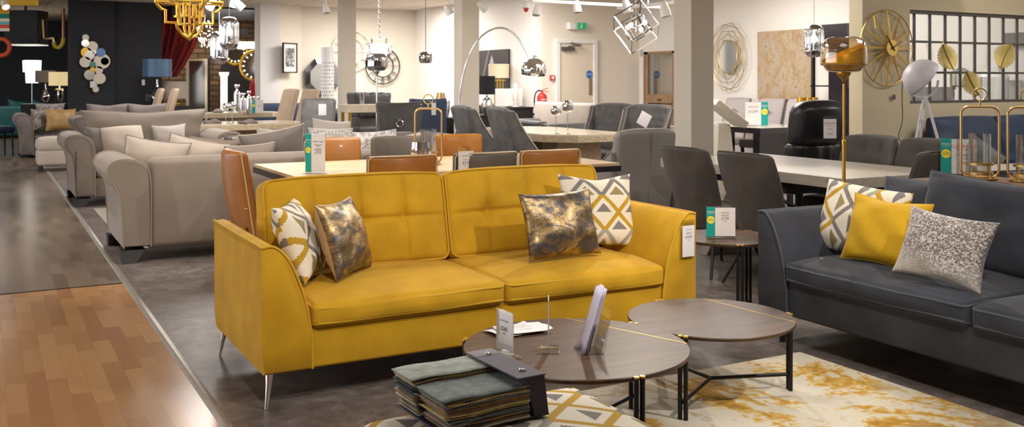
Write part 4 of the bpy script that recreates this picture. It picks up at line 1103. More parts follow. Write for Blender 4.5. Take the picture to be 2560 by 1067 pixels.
m = MB(); m.lathe([(.14,0),(.14,.02),(.012,.03),(.012,1.7)], seg=20); m.build('pole', CHROME, t)
# sideboard below those lamps
def sideboard(label, px, Y, w, h, m, name='sideboard', rz=0, d=.42, top=None):
    x, y = xy(px, Y); t = thing(name, label, 'sideboard', (x, y, 0), rz)
    MB().box(-w/2, w/2, -d/2, d/2, .08, h-.03).build('carcass', m, t, bevel=.005)
    MB().box(-w/2-.01, w/2+.01, -d/2-.01, d/2+.01, h-.03, h).build('top_panel', top or m, t)
    n = max(2, int(w/.5))
    for i in range(n):
        a = -w/2+w*i/n+.01; b = -w/2+w*(i+1)/n-.01
        dd = MB().box(a, b, -d/2-.012, -d/2, .12, h-.06).build('door', m, t, bevel=.003)
        MB().cyl((b-.04,-d/2-.03,h*.5), (b-.04,-d/2-.03,h*.62), .006).build('handle', CHROME, dd)
    for sx in (-1, 1):
        for sy in (-1, 1): MB().box(sx*(w/2-.05)-.02, sx*(w/2-.05)+.02, sy*(d/2-.05)-.02, sy*(d/2-.05)+.02, 0, .08).build('foot', BLKW, t)
    return t
sideboard('dark sideboard under the two lamps by the charcoal wall', 130, 21.2, 1.2, .915, BLKW, d=.5)
sideboard('dark sideboard carrying the petrol blue lamp', 408, 19.9, 1.0, .90, BLKW, d=.6)
# ---------------------------------------------------------------- sand coloured tall chairs
def tall_chair(name, label, m, loc, rz, w=.46, top=1.26, group=None):
    t = thing(name, label, 'dining chair', loc, rz, group)
    def fn(p):
        x, y, z = p; tt = (z-.42)/(top-.42); return (x, y+.16*tt+.05*tt*tt, z)
    MB().rbox(w, .09, top-.38, .035, (6,2,10), (0,.012,.01), c=(0,0,(top+.38)/2), fn=fn).build('backrest', m, t, angle=180)
    MB().rbox(w, .46, .12, .03, (4,4,1), (0,0,.015), c=(0,-.2,.43)).build('seat', m, t)
    for sx in (-1, 1):
        MB().cyl((sx*.19,-.38,.38), (sx*.19,-.39,0), .022, .016).build('leg', BLKW, t); MB().cyl((sx*.19,.02,.38), (sx*.19,.08,0), .022, .016).build('leg', BLKW, t)
    return t
G = 'sand velvet tall chairs'
c = tall_chair('tall_dining_chair', 'sand velvet tall chair, left one right of the cream table', TANF, (*xy(703, 16.9), 0), -75, group=G)
dup(c, (*xy(752, 16.2), 0), -75, 'sand velvet tall chair, right one beside the white lattice lamp', G)
dup(c, (2.77, 19.62, 0), -90, 'sand velvet tall chair with black tag below the petrol blue lamp', G)
dup(c, (2.95, 19.10, 0), -90, 'sand velvet tall chair just right of the black-tagged one', G)
x, y = xy(370, 18.1); single('hanging_price_tag', MB().rbox(.095,.004,.14,.001,(1,1,1)), BLKM, 'black tag hanging on the far left sand chair', 'price tag', (x, y, 1.09), (0,0,radians(-20)))
# cream tables at mid left
def ped_table(label, px, Y, w, d, rz=0, ptop=.77, name='marble_dining_table', top=MARB, edge=MARBE, ch=.2):
    x, y = xy(px, Y); t = thing(name, label, 'dining table', (x, y, 0), rz)
    MB().prism(chamf(w, d, ch), ptop-.02, ptop).build('table_top', top, t); MB().prism(chamf(w, d, ch), ptop-.09, ptop-.0195).build('rough_edge', edge, t)
    MB().box(-w*.22, w*.22, -d*.2, d*.2, 0, ptop-.09).build('pedestal', edge, t, bevel=.02); return t
ped_table('cream marble table set with goblets, left of the sand chairs', 600, 14.9, 1.9, 1.1, 8)
ped_table('second cream marble table behind, holding chrome bottles and napkins', 585, 18.3, 1.6, .8, 4, ptop=.82, name='marble_dining_table')
GG = 'pale goblets on the cream marble table'
for i, (px, Y) in enumerate(((565, 14.7), (581, 14.9))):
    o = goblet('wine_goblet', ['left thin stemmed goblet on the cream table under the glass pendants', 'right thin stemmed goblet on the cream table under the glass pendants'][i], (*xy(px, Y), .77), .30+.02*i, .052); tag(o, group=GG)
for i, (px, Y, h, r) in enumerate(((592, 18.0, .52, .065), (607, 18.2, .36, .06), (622, 18.0, .40, .05), (638, 18.2, .30, .09))):
    x, y = xy(px, Y); P = smooth_poly([(r,0,0),(r,h*.6,0),(r*.9,h*.72,0),(r*.35,h*.8,0),(r*.35,h*.88,0),(r*.8,h*.93,0),(r*.75,h,0)], 3)
    single('chrome_vase', MB().lathe([(a,b) for a,b,_ in P], seg=24), CHROME, ['tallest chrome bottle vase on the rear cream table', 'short chrome bottle vase on the rear cream table', 'chrome bottle vase second from the right on the rear table', 'wide squat mirrored vase at the right end of the rear table'][i], 'vase', (x, y, .82), group='chrome vases on the rear cream table', angle=180)
x, y = xy(644, 17.5); upright_sign('price_sign', 'small teal and white sign on the rear cream table by the wall end', .2, .24, (x, y, .82), -20, [('£1199', .14, .6, INKT)])
for i, (px, Y, z) in enumerate(((530, 14.6, .775), (620, 14.5, .775), (500, 18.1, .825), (545, 18.0, .825))):
    x, y = xy(px, Y); m = MB().rbox(.26, .16, .03, .012, (6,4,1), (0,0,.03), fn=lambda p: (p[0], p[1], p[2]+.012*sin(p[0]*30)))
    single('folded_napkin', m, GREYF, ['left folded grey napkin on the cream table', 'right folded grey napkin on the cream table', 'left crumpled napkin on the rear cream table', 'right crumpled napkin on the rear cream table'][i], 'napkin', (x, y, z+.012), (0,0,.4*i), group='folded grey napkins')
# ---------------------------------------------------------------- arc lamp, chrome globe lamp
t = thing('arc_floor_lamp', 'chrome arc floor lamp with mirrored dome over the velvet chairs', 'floor lamp', (5.45, 11.78, 0))
base = Vector((5.45, 11.78, 0)); sh = at(1330, 150, 12.7)
MB().lathe([(.16,0),(.16,.05),(.15,.06),(.02,.062)], seg=32).build('base', mat('black marble base', S(30,28,28), .2), t)
arc = [(1148,330),(1148,262),(1153,215),(1163,168),(1180,125),(1205,90),(1235,72),(1262,71),(1285,85),(1305,110),(1322,142),(1333,158)]
pts = [Vector((0,0,.05))]
for i, (px, py) in enumerate(arc):
    Y = 12.95-.25*i/(len(arc)-1) if i else 12.95
    pts.append(at(px, py, Y)-base)
pts[1].x = pts[0].x*.5+pts[1].x*.5
MB().tube(smooth_poly(pts, 5), .013, 10).build('arc_pole', CHROME, t, angle=180)
r = .165; c0 = at(1334, 176, 12.7)-base
m = MB(); m.lathe([(r*sin(a), r*cos(a)) for a in [radians(x) for x in range(2, 112, 6)]], (0,0,0), 36, caps=False)
o = m.build('lamp_shade', CHROME, t, angle=180); o.location = c0; o.rotation_euler = (radians(-4), radians(8), 0)
m = MB(); m.cyl((0,0,r-.005), (0,0,r+.03), .03); m.build('shade_cap', CHROME, o)
globe_lamp('chrome_globe_floor_lamp', 'smoked chrome globe floor lamp in front of the dark skeleton clock', (*xy(942, 12.2), 0), HC+.075*12.2/2.44*.0+(203-132)/F*12.2, .14, SMOKE, SMOKEG, CHROME)
# ---------------------------------------------------------------- pendants and chandeliers
def cord(t, z0, z1=None, m=WHT, r=.004):
    MB().cyl((0,0,z0), (0,0,z1), r, seg=8).build('cord', m, t)
    MB().lathe([(.05,z1-.03),(.055,z1)], seg=20).build('ceiling_rose', CHROME, t)
def ribbed_pendant(label, px, Y, py0, py1, wpx, name='ribbed_glass_pendant', m=None, group=None):
    x, y = xy(px, Y); k = Y/F; zt = HC-(py0-HZ)*k; zb = HC-(py1-HZ)*k; r = wpx*k/2; h = zt-zb
    t = thing(name, label, 'pendant light', (x, y, zb), 0, group)
    seg = 64; prof = [(r*.35,.0),(r*.7,h*.04),(r*.93,h*.14),(r,h*.26),(r,h*.72),(r*.93,h*.86),(r*.7,h*.96),(r*.3,h)]
    prof = [(a,b) for a,b,_ in smooth_poly([(a,b,0) for a,b in prof], 3)]
    vs = []; mb = MB()
    for a, b in prof:
        rib = .018*r if h*.2 < b < h*.8 else 0
        for q in range(seg): rr = a+rib*(1 if q % 4 < 2 else -1)*2; vs.append((rr*cos(2*pi*q/seg), rr*sin(2*pi*q/seg), b))
    fs = [(j*seg+q, j*seg+(q+1) % seg, (j+1)*seg+(q+1) % seg, (j+1)*seg+q) for j in range(len(prof)-1) for q in range(seg)]
    mb.add(vs, fs).build('glass_shade', m or SMOKEG, t)
    MB().lathe([(a*.99+.002, b) for a, b in prof if b < h*.24]+[(.0001, h*.24)], seg=32).build('mirrored_bowl', SMOKE, t, angle=180)
    MB().lathe([(a*1.01, b) for a, b in prof if b > h*.80], seg=32).build('mirrored_cap', SMOKE, t, angle=180)
    MB().lathe([(.0001,h*.42),(.035,h*.5),(.03,h*.6),(.012,h*.7),(.012,h)], seg=12).build('bulb', LAMPW, t)
    cord(t, h, CZ-zb)
    return t
ribbed_pendant('ribbed smoked glass pendant, nearer of the two left of the white wall end', 573, 11, 42, 125, 46, group='ribbed glass pendants over the cream table')
ribbed_pendant('ribbed smoked glass pendant hanging half behind the nearer one', 548, 12.2, 78, 160, 42, group='ribbed glass pendants over the cream table')
ribbed_pendant('ribbed smoked glass pendant behind the gold floor lamp', 2035, 10.3, 60, 143, 46)
x, y = xy(1064, 15.5); zb = HC-(158-HZ)/F*15.5
t = thing('mirrored_pendant', 'small mirrored pendant on a thin rod left of the second column', 'pendant light', (x, y, zb))
P = smooth_poly([(.06,0,0),(.09,.01,0),(.105,.06,0),(.105,.12,0),(.08,.175,0),(.02,.19,0)], 3)
MB().lathe([(a,b) for a,b,_ in P], seg=30, caps=False).build('lamp_shade', SMOKE, t, angle=180); cord(t, .18, CZ-zb, GREYM, .006)
MB().lathe([(.0001,.02),(.05,.03),(.0001,.09)], seg=12).build('bulb', LAMPW, t)
# quatrefoil brass chandelier
x, y = xy(474, 8.2); k = 8.2/F; zb = HC-(97-HZ)*k
t = thing('brass_chandelier', 'brass quatrefoil frame chandelier hanging at the top left', 'chandelier', (x, y, zb), 12)
def qf(s):   # outline of half the lantern frame (x,z), from the bottom tip up
    return [(0,.0),(s*.09,.06),(s*.15,.14),(s*.155,.20),(s*.155,.205),(s*.285,.205),(s*.285,.36),(s*.33,.37),(s*.38,.42),(s*.40,.47),(s*.38,.56),(s*.285,.60),(s*.285,.75),(s*.155,.75),(s*.10,.86),(0,.92)]
k2 = 170*k/2/.40
for a in (0, pi/2):
    m = MB()
    for s in (-1, 1): m.tube([(px_*k2*cos(a), px_*k2*sin(a), pz*k2*.90) for px_, pz in qf(s)], .013, 8)
    m.build('frame', GOLD, t)
m = MB(); m.tube([(.40*k2*cos(q), .40*k2*sin(q), .47*k2*.9) for q in [pi/4+i*pi/2 for i in range(4)]], .010, 8, closed=True)
m.tube([(.40*k2*cos(q), .40*k2*sin(q), .47*k2*.9) for q in [i*pi/2 for i in range(4)]], .010, 8, closed=True)
m.build('belt_ring', GOLD, t)
m = MB(); m.lathe([(.0001,-.02),(.02,0),(.024,.03),(.012,.05)], seg=16); m.cyl((0,0,.03), (0,0,.9*k2*.9), .010)
m.build('centre_stem', GOLD, t)
for q in range(4):
    a = q*pi/2+pi/4; cx, cy = .14*k2*cos(a), .14*k2*sin(a); m = MB()
    m.tube([(0,0,.12),(cx,cy,.12),(cx,cy,.18)], .010, 8); m.lathe([(.035,.18),(.035,.195)], (cx,cy,0), 16)
    ar = m.build('candle_arm', GOLD, t); MB().lathe([(.02,.195),(.02,.30)], (cx,cy,0), 14).build('candle_tube', GOLD, ar)
m = MB()
m.lathe([(.19*k2, .50*k2), (.19*k2, .78*k2)], seg=36, caps=False); m.build('lamp_shade', mat('lit white drum', S(230,220,200), .8, emit=.9, emitcol=S(240,225,195)), t)
cord(t, .92*k2*.9, CZ-zb+.0, GOLD, .008)
# cube wireframe chandelier
x, y = xy(1590, 10.2); zc = HC-(68-HZ)/F*10.2
t = thing('cube_pendant', 'silver wire cube-in-cube pendant tilted on its corner, right of the fire door', 'pendant light', (x, y, zc))
R = Matrix.Rotation(radians(25), 3, 'Z') @ Matrix.Rotation(radians(50), 3, 'X') @ Matrix.Rotation(radians(38), 3, 'Y')
for i, (s, nm) in enumerate(((.165, 'outer_cube_frame'), (.10, 'inner_cube_frame'))):
    m = MB(); V = [Vector((a, b, c))*s for a in (-1,1) for b in (-1,1) for c in (-1,1)]
    if i: V = [Matrix.Rotation(.6, 3, 'Z') @ v for v in V]
    for p in range(8):
        for q in range(p+1, 8):
            if sum(1 for u in (1,2,4) if (p ^ q) & u) == 1: m.bar(R @ V[p], R @ V[q], .011)
    m.build(nm, CHROME, t)
m = MB()
for q in range(4): a = q*pi/2+.4; m.bar((0,0,0), (.10*cos(a), .10*sin(a), .02*(q-1)), .008)
m.cyl((0,0,-.05), (0,0,CZ-zc), .006); m.build('stem', CHROME, t)
for q in range(4):
    a = q*pi/2+.4; c = (.10*cos(a), .10*sin(a), .02*(q-1))
    MB().lathe([(.0001,-.025),(.022,-.01),(.025,.01),(.0001,.035)], c, 12).build('bulb', LAMPW, t)
x2, y2 = xy(1605, 10.2); single('hanging_price_tag', MB().rbox(.045,.002,.075,.001,(1,1,1)), PAPER, 'small white tag dangling under the wire cube pendant', 'price tag', (x2, y2, zc-.27))
# white lit chandelier on a chain
x, y = xy(948, 13.4); zb = HC-(133-HZ)/F*13.4
t = thing('white_chandelier', 'glowing white shaded chandelier on a chain above the chrome globe lamp', 'chandelier', (x, y, zb), 20)
MB().lathe([(.11,0),(.12,.10),(.10,.13)], seg=28, caps=False).build('lamp_shade', mat('glowing shade', (1,.96,.9), emit=6, emitcol=(1,.93,.84)), t)
m = MB()
for q in range(4):
    a = q*pi/2; m.tube([(0,0,.20),(.14*cos(a),.14*sin(a),.20),(.14*cos(a),.14*sin(a),.13),(.22*cos(a),.22*sin(a),.10),(.22*cos(a),.22*sin(a),.0),(.14*cos(a),.14*sin(a),-.03)], .008, 6)
m.build('frame', CHROME, t)
m = MB(); z = .2; i = 0
while z < CZ-zb-.05:
    ax_ = (1,0) if i % 2 else (0,1)
    m.tube([(ax_[0]*.014*cos(q), ax_[1]*.014*cos(q), z+.02+.024*sin(q)) for q in [2*pi*k/10 for k in range(10)]], .004, 5, closed=True); z += .038; i += 1
m.build('chain', CHROME, t); MB().lathe([(.06,CZ-zb-.04),(.07,CZ-zb)], seg=20).build('ceiling_rose', GREYM, t)
# ---------------------------------------------------------------- wall pieces, centre
def clock(name, label, c, r, m, side, rings=(1,.62), arabic=False):
    """roman numeral style skeleton clock lying in the wall plane; side 'v' = on a y wall, 'u' = on an x wall"""
    t = thing(name, label, 'clock', c, 0 if side == 'v' else 90 if side == 'ul' else -90)
    mb = MB()
    for q in rings: mb.tube([(r*q*cos(a), 0, r*q*sin(a)) for a in [2*pi*k/48 for k in range(48)]], .013*r/.45*1.1, 6, closed=True)
    r0, r1 = r*rings[1], r
    n = [1,2,3,2,1,2,3,4,2,1,2,3]
    for i in range(12):
        a = 2*pi*i/12+pi/2
        for j in range(n[i]):
            o_ = (j-(n[i]-1)/2)*.085; mb.bar((r0*cos(a+o_*.7), 0, r0*sin(a+o_*.7)), (r1*cos(a+o_), 0, r1*sin(a+o_)), .011*r/.45, .01)
    mb.build('dial', m, t)
    mb = MB(); mb.bar((0,-.01,0), (r*.35*cos(2.2), -.01, r*.35*sin(2.2)), .02); mb.bar((0,-.01,0), (r*.5*cos(.6), -.01, r*.5*sin(.6)), .014); mb.bar((-r*rings[1],0,0), (r*rings[1],0,0), .008)
    mb.lathe([(.03,-.01),(.03,.01)], (0,0,0), 12)
    mb.build('clock_hand', m, t); return t
clock('skeleton_wall_clock', 'large dark metal skeleton clock on the tan wall behind the chrome globe lamp', onV(957, 165, 21.22), .415, BLKM, 'v')
clock('skeleton_wall_clock', 'large cream skeleton clock half hidden behind the far column', onV(880, 127, 21.22), .46, mat('cream clock paint', S(236,226,208), .6), 'v')
# framed black and white photograph on the angled wall
p = at(725, 145, 21.2); a = math.degrees(atan2(.34, .58))
t = thing('framed_photograph', 'framed black and white street photograph beside the white wall end', 'picture', (p.x-.04, p.y-.10, p.z), a)
m = MB(); m.box(-.20,.20,-.015,.0,-.31,.31); m.build('mount', CARD, t)
m = MB()
for x0, x1, z0, z1 in ((-.215,-.19,-.325,.325),(.19,.215,-.325,.325),(-.215,.215,.30,.325),(-.215,.215,-.325,-.30)): m.box(x0,x1,-.03,.005,z0,z1)
m.build('frame', BLKM, t)
q = NT('city photo'); n_ = q.noise(q.map('Object', (3,1,1.6)), 5, 8, .7, 1.2); q.out(q.ramp(n_, [(.35, S(30,30,32)), (.5, S(110,110,108)), (.62, S(206,204,200))]), .6)
MB().box(-.135,.135,-.018,-.016,-.19,.21).build('print', MATS['city photo'], t)
# octagonal bevelled mirror + white lattice column lamp
def oct_mirror(label, c, w, h, rz, frame, mir, name='octagonal_mirror'):
    t = thing(name, label, 'mirror', c, rz)
    out = [(w/2*sx_, h/2*sz_) for sx_, sz_ in ((.42,1),(1,.42),(1,-.42),(.42,-1),(-.42,-1),(-1,-.42),(-1,.42),(-.42,1))]
    inn = [(a*.72, b*.72) for a, b in out]
    m = MB()
    for i in range(8):
        j = (i+1) % 8; m.hexa([(out[i][0],-.01,out[i][1]),(out[j][0],-.01,out[j][1]),(out[j][0],.02,out[j][1]),(out[i][0],.02,out[i][1])], [(inn[i][0],-.035,inn[i][1]),(inn[j][0],-.035,inn[j][1]),(inn[j][0],.02,inn[j][1]),(inn[i][0],.02,inn[i][1])])
    m.build('bevelled_frame', frame, t, smooth=False)
    MB().prism(inn, -.025, .01, 'y').build('glass', mir, t, smooth=False); return t
MIR = mat('mirror glass', (.62,.60,.57), .08, .6); MIRB = mat('smoky mirror bevel', S(120,124,134), .08, 1)
oct_mirror('octagonal faceted mirror on the tan wall behind the white lattice column', onV(805, 193, 21.2), .76, .84, 0, MIRB, MIR)
def latt():
    t = NT('white lattice'); c = t.map('Object', (1,1,1)); s = t.sep(c); a = t.m_('ARCTAN2', s[0], s[1])
    u = t.m_('FRACT', t.m_('ADD', t.m_('MULTIPLY', a, 2.6), t.m_('MULTIPLY', t.m_('MODULO', t.m_('FLOOR', t.m_('MULTIPLY', s[2], 16.0)), 2.0), .5)))
    v = t.m_('FRACT', t.m_('MULTIPLY', s[2], 16.0))
    k = t.m_('MULTIPLY', t.m_('MULTIPLY', t.m_('GREATER_THAN', u, .3), t.m_('LESS_THAN', u, .7)), t.m_('MULTIPLY', t.m_('GREATER_THAN', v, .38), t.m_('LESS_THAN', v, .62)))
    k = t.m_('MULTIPLY', k, t.m_('LESS_THAN', s[2], 1.75))
    return t.out(t.mix(k, S(236,232,230), S(60,56,54)), .5)
x, y = xy(819, 17.0); single('lattice_column_lamp', MB().lathe([(.11,0),(.112,.01),(.112,1.98),(.105,1.99)], seg=40), latt(), 'tall white cylinder lamp with slotted lattice left of the far column', 'floor lamp', (x, y, 0))
# dark chair with paper tags left of the far column
x, y = xy(790, 14.1); c = tall_chair('tall_dining_chair', 'grey velvet tall chair with a hanging white tag left of the far column', CRUSH, (x, y, 0), -30, .5, 1.14)
x, y = xy(806, 13.75); single('hanging_price_tag', MB().rbox(.11,.003,.16,.001,(1,1,1)), PAPER, 'white tag hanging on the grey tall chair left of the far column', 'price tag', (x, y, 1.0), (0,0,radians(-30)))
roll_sofa('navy_sofa', 'dark navy velvet sofa mostly hidden behind the sand chairs', 2.4, .95, .93, INK, INK, (*xy(722, 20.3), 0), 0)
# side table with gold legs, tufted chair behind it
x, y = xy(912, 15.2); t = thing('side_table', 'cream topped console with slim gold legs below the cream skeleton clock', 'table', (x, y, 0), 0)
MB().box(-.36,.36,-.22,.22,.92,1.04).build('table_top', MARB, t, bevel=.004)
for sx in (-1, 1):
    for sy in (-1, 1): MB().box(sx*.30-.02,sx*.30+.02,sy*.17-.02,sy*.17+.02,0,.92).build('leg', GOLD, t)
x, y = xy(922, 16.6); t = thing('tufted_chair', 'round-backed dark grey tufted chair behind the gold-legged console', 'chair', (x, y, 0), 0)
MB().rbox(.62,.5,.42,.06,(14,6,4), (0,.02,0), c=(0,0,1.0), fn=lambda p: (p[0]*(1+.12*(p[2]-1)*3), p[1], p[2]+.010*cos(p[0]*42))).build('backrest', CRUSHD, t, angle=180)
MB().rbox(.56,.5,.20,.06,(4,4,2), c=(0,0,.55)).build('seat', CRUSHD, t)
m = MB().box(-.26,.26,-.2,.2,.45,.80); m.build('lower_back', CRUSHD, t, bevel=.03)
for sx in (-1, 1):
    for sy in (-1, 1): MB().cyl((sx*.22,sy*.2,.46), (sx*.22,sy*.2,0), .02).build('leg', CHROME, t)
x, y = xy(905, 15.1); single('acrylic_card_holder', MB().rbox(.07,.02,.19,.004,(1,1,1), c=(0,0,.095)), glass('frosted acrylic', (.8,.84,.95), alpha=.5), 'small acrylic card block on the gold-legged console', 'sign holder', (x, y, 1.04))
# stud-back chair with ring handle
def stud_chair(name, label, m, loc, rz, w=.58, top=1.13, ring=True, group=None):
    t = thing(name, label, 'dining chair', loc, rz, group)
    def fn(p):
        x, y, z = p; tt = (z-.4)/(top-.4); return (x*(.84+.18*tt), y-.12*tt+.05*(2*x/w)**2, z+.015*(2*x/w)**2*tt)
    # the back is seen from behind, so the local +y side faces the camera
    MB().rbox(w, .09, top-.38, .03, (10,2,8), (0,.012,.0), c=(0,0,(top+.38)/2), fn=fn).build('backrest', m, t, angle=180)
    b = t.children[-1]; q = []
    for k in range(15): q.append((-w/2+.02, .45+(top-.49)*k/14)); q.append((w/2-.02, .45+(top-.49)*k/14))
    for k in range(15): q.append((-w/2+.02+(w-.04)*k/14, top-.03))
    nb = MB()
    for (x, z) in q:
        v = fn((x, .05, z)); nb.lathe([(.0001,-.007),(.007,0),(.0001,.007)], v, 6)
    nb.build('stud', CHROME, b)
    if ring:
        m2 = MB(); v = fn((0, .075, top-.22)); m2.tube([(v[0]+.042*cos(a), v[1]+.01, v[2]-.04+.042*sin(a)) for a in [2*pi*k/20 for k in range(20)]], .006, 6, closed=True); m2.box(v[0]-.02, v[0]+.02, v[1]-.04, v[1]+.012, v[2]-.012, v[2]+.02); m2.build('ring_pull', CHROME, b)
    MB().rbox(w-.04, .52, .14, .04, (4,4,1), (0,0,.02), c=(0,-.28,.43)).build('seat', m, t)
    for sx in (-1, 1):
        MB().cyl((sx*.22,-.5,.38), (sx*.22,-.5,0), .02,.014).build('leg', BLKW, t); MB().cyl((sx*.22,0,.4), (sx*.22,.06,0), .02,.014).build('leg', BLKW, t)
    return t
stud_chair('studded_dining_chair', 'dark grey chair with chrome studs and ring pull, back to the camera', CRUSHD, (*xy(1000, 12.15), 0), 168)
stud_chair('studded_dining_chair', 'navy velvet high-back chair with paper tag beside the gold vase', INK, (*xy(1073, 12.9), 0), 170, .5, 1.16, False)
x, y = xy(1082, 12.7); single('hanging_price_tag', MB().rbox(.06,.003,.16,.001,(1,1,1)), PAPER, 'pale tag on the navy high-back chair', 'price tag', (x, y-.03, 1.04), (0,0,radians(-10)))
sideboard('dark sideboard with vases between the navy chair and the middle column', 1110, 14.6, .62, .86, BLKW, d=.45)
for nm, lb, px, Y, pr, m_ in (('gold_vase', 'tall tapering gold vase on the dark sideboard by the middle column', 1102, 14.6, [(.06,0),(.105,.10),(.10,.16),(.07,.30),(.055,.37)], mat('pale gold glaze', S(206,172,118), .3, .6)),
                          ('crystal_vase', 'cut glass vase in front of the gold vase', 1112, 14.45, [(.05,0),(.075,.12),(.08,.22),(.07,.26)], SMOKEG)):
    P = smooth_poly([(a, b, 0) for a, b in pr], 4); x, y = xy(px, Y)
    single(nm, MB().lathe([(a,b) for a,b,_ in P], seg=24), m_, lb, 'vase', (x, y, .86), angle=180)
x, y = xy(1105, 14.46); upright_sign('price_sign', 'little teal-edged card at the foot of the gold vase', .07, .09, (x-.12, y-.05, .86), -25, [])
# footed glass hurricane on the striped table (left of the lantern)
x, y = xy(1052, 7.1)
t = thing('footed_glass_bowl', 'footed glass hurricane with amber base behind the gold lantern', 'vase', (x, y, .76))
MB().lathe([(.045,0),(.045,.004),(.008,.012),(.008,.055)], seg=20).build('stem', AGED, t)
P = smooth_poly([(.012,.055,0),(.06,.075,0),(.074,.12,0),(.070,.20,0)], 4); MB().lathe([(a,b) for a,b,_ in P], seg=28, caps=False).build('bowl', SMOKEG, t, angle=180)
P = smooth_poly([(.010,.058,0),(.052,.076,0),(.066,.105,0),(.0001,.105,0)], 3); MB().lathe([(a,b) for a,b,_ in P], seg=28).build('amber_filling', mat('amber pebbles', S(206,170,96), .35, .2, bump=.4, bscale=120), t, angle=180)
# ---------------------------------------------------------------- right-hand bay between column 2 and the door
p0, p1 = onU(1199, 127, 8.93), onU(1274, 222, 8.93); cy = (p0.y+p1.y)/2
q = NT('dark bottle print'); s_ = q.sep(q.tc.outputs['Object'])
g1_ = q.m_('LESS_THAN', q.m_('ADD', q.m_('MULTIPLY', q.m_('ABSOLUTE', q.m_('ADD', s_[1], -.05)), 9.0), q.m_('MULTIPLY', q.m_('ABSOLUTE', q.m_('ADD', s_[2], -.13)), 5.0)), .8)
g2_ = q.m_('LESS_THAN', q.m_('ABSOLUTE', q.m_('ADD', q.m_('ADD', s_[1], q.m_('MULTIPLY', s_[2], .5)), -.36)), .03)
q.out(q.mix(q.m_('MAXIMUM', g1_, q.m_('MULTIPLY', g2_, .4)), q.mix(q.noise(q.map('Object'), 4, 4), S(40,36,38), S(66,60,60)), S(170,164,164)), .5)
o = single('canvas_picture', MB().box(-.02, .02, -(p0.y-p1.y)/2, (p0.y-p1.y)/2, -(p0.z-p1.z)/2, (p0.z-p1.z)/2), MATS['dark bottle print'], 'dark canvas of a glowing bottle shape behind the cream column lamp', 'picture', (8.92, cy, (p0.z+p1.z)/2), smooth=False)
sideboard('low dark sideboard with lamps left of the fire extinguisher', 1247, 18.55, 1.9, .93, BLKW, rz=-90)
sideboard('small dark cabinet under the black drum lamp', 1222, 14.6, .6, .903, BLKW, d=.4)
table_lamp('cream drum lamp on a cluster of gold columns', 1247, 18.7, 160, 195, 262, 52, CREMS, GOLD, 'columns')
table_lamp('black drum lamp with silver egg-shaped base right of the middle column', 1217, 14.6, 190, 236, 286, 42, mat('black shade', S(24,24,30), .7), mat('hammered silver', (.6,.6,.6), .3, 1, bump=.4, bscale=30), 'egg')
x, y = xy(1272, 18.2); z = .93
t = thing('white_cabinet', 'white box cabinet standing on the dark sideboard', 'cabinet', (x, y, z), 8)
MB().box(-.20,.20,-.16,.16,0,.33).build('body', WHT, t, bevel=.006); dd = MB().box(-.165,.01,-.175,-.16,.01,.29).build('door', mat('distressed white', S(232,224,214), .6, noise=.08, nscale=14), t, bevel=.003); MB().cyl((-.02,-.19,.13),(-.02,-.19,.18),.005).build('handle', CHROME, dd)
x, y = xy(1289, 17.95); t = thing('bottle_dispenser', 'white tube dispenser standing beside the white cabinet', 'dispenser', (x, y, .99))
MB().lathe([(.028,.08),(.034,.1),(.034,.36),(.03,.37)], seg=20).build('tube', WHT, t); MB().lathe([(.015,0),(.02,.02),(.02,.08)], seg=16).build('nozzle', WHT, t)
m = MB(); m.lathe([(.07,-.058),(.07,-.05),(.012,-.045),(.012,0)], seg=20); m.build('base', WHT, t)
p = onV(1362, 282, 15.2); t = thing('fire_extinguisher', 'red fire extinguisher with black hose by the fire door', 'fire extinguisher', (p.x, 15.3, p.z-.02), 0)
RED = mat('extinguisher red', S(196,42,30), .3, coat=.3)
P = smooth_poly([(.085,0,0),(.088,.02,0),(.088,.30,0),(.06,.36,0),(.03,.38,0)], 4); MB().lathe([(a,b) for a,b,_ in P], seg=28).build('cylinder', RED, t, angle=180)
m = MB(); m.cyl((0,0,.38),(0,0,.42),.02); m.bar((0,0,.43),(.11,-.02,.46),.02,.012); m.bar((0,0,.41),(.12,-.02,.40),.02,.012); m.build('valve_lever', RED, t)
MB().tube(smooth_poly([(0,0,.41),(-.08,0,.42),(-.14,0,.36),(-.16,0,.22),(-.13,0,.08)], 5), .012, 8).build('hose', BLKM, t)
m = MB(); 
for k in range(9): a = radians(-130+k*10); m.v.append((.0895*cos(a), .0895*sin(a), .12)); m.v.append((.0895*cos(a), .0895*sin(a), .27))
m.f = [(2*k, 2*k+2, 2*k+3, 2*k+1) for k in range(8)]; m.build('white_label', CARD, t)
MB().box(-.07,.07,.09,.3,-.03,.0).build('wall_mount', BLKM, t)
p = onV(1381, 194, 15.57); t = thing('fire_call_point', 'small red fire alarm call point left of the fire door', 'alarm', (p.x, 15.57, p.z)); MB().box(-.045,.045,-.02,.03,-.045,.045).build('housing', RED, t, bevel=.004); MB().box(-.03,.03,.02,.032,-.03,.03).build('wall_mount', WHT, t); MB().box(-.026,.026,-.023,-.02,-.026,.026).build('white_panel', CARD, t)
p = onV(1445, 65, 15.5); t = thing('fire_exit_sign', 'green fire exit light box with running man above the door', 'sign', (p.x, 15.52, p.z))
MB().box(-.19,.19,-.04,.08,-.065,.065).build('light_box', WHT, t, bevel=.006)
GRN = mat('exit green', S(20,160,110), .5, emit=.35); MB().box(-.08,.17,-.045,-.04,-.06,.06).build('green_panel', GRN, t)
m = MB(); m.box(.02+.035,.02+.055,-.048,-.045,-.01,.05); m.prism([(.015+.005,-.005),(.075+.015,-.005),(.055,-.045)], -.048, -.045, 'y'); m.build('arrow', WHT, t)
m = MB(); m.box(-.075,-.02,-.048,-.045,-.052,.052); m.build('doorway', WHT, t)
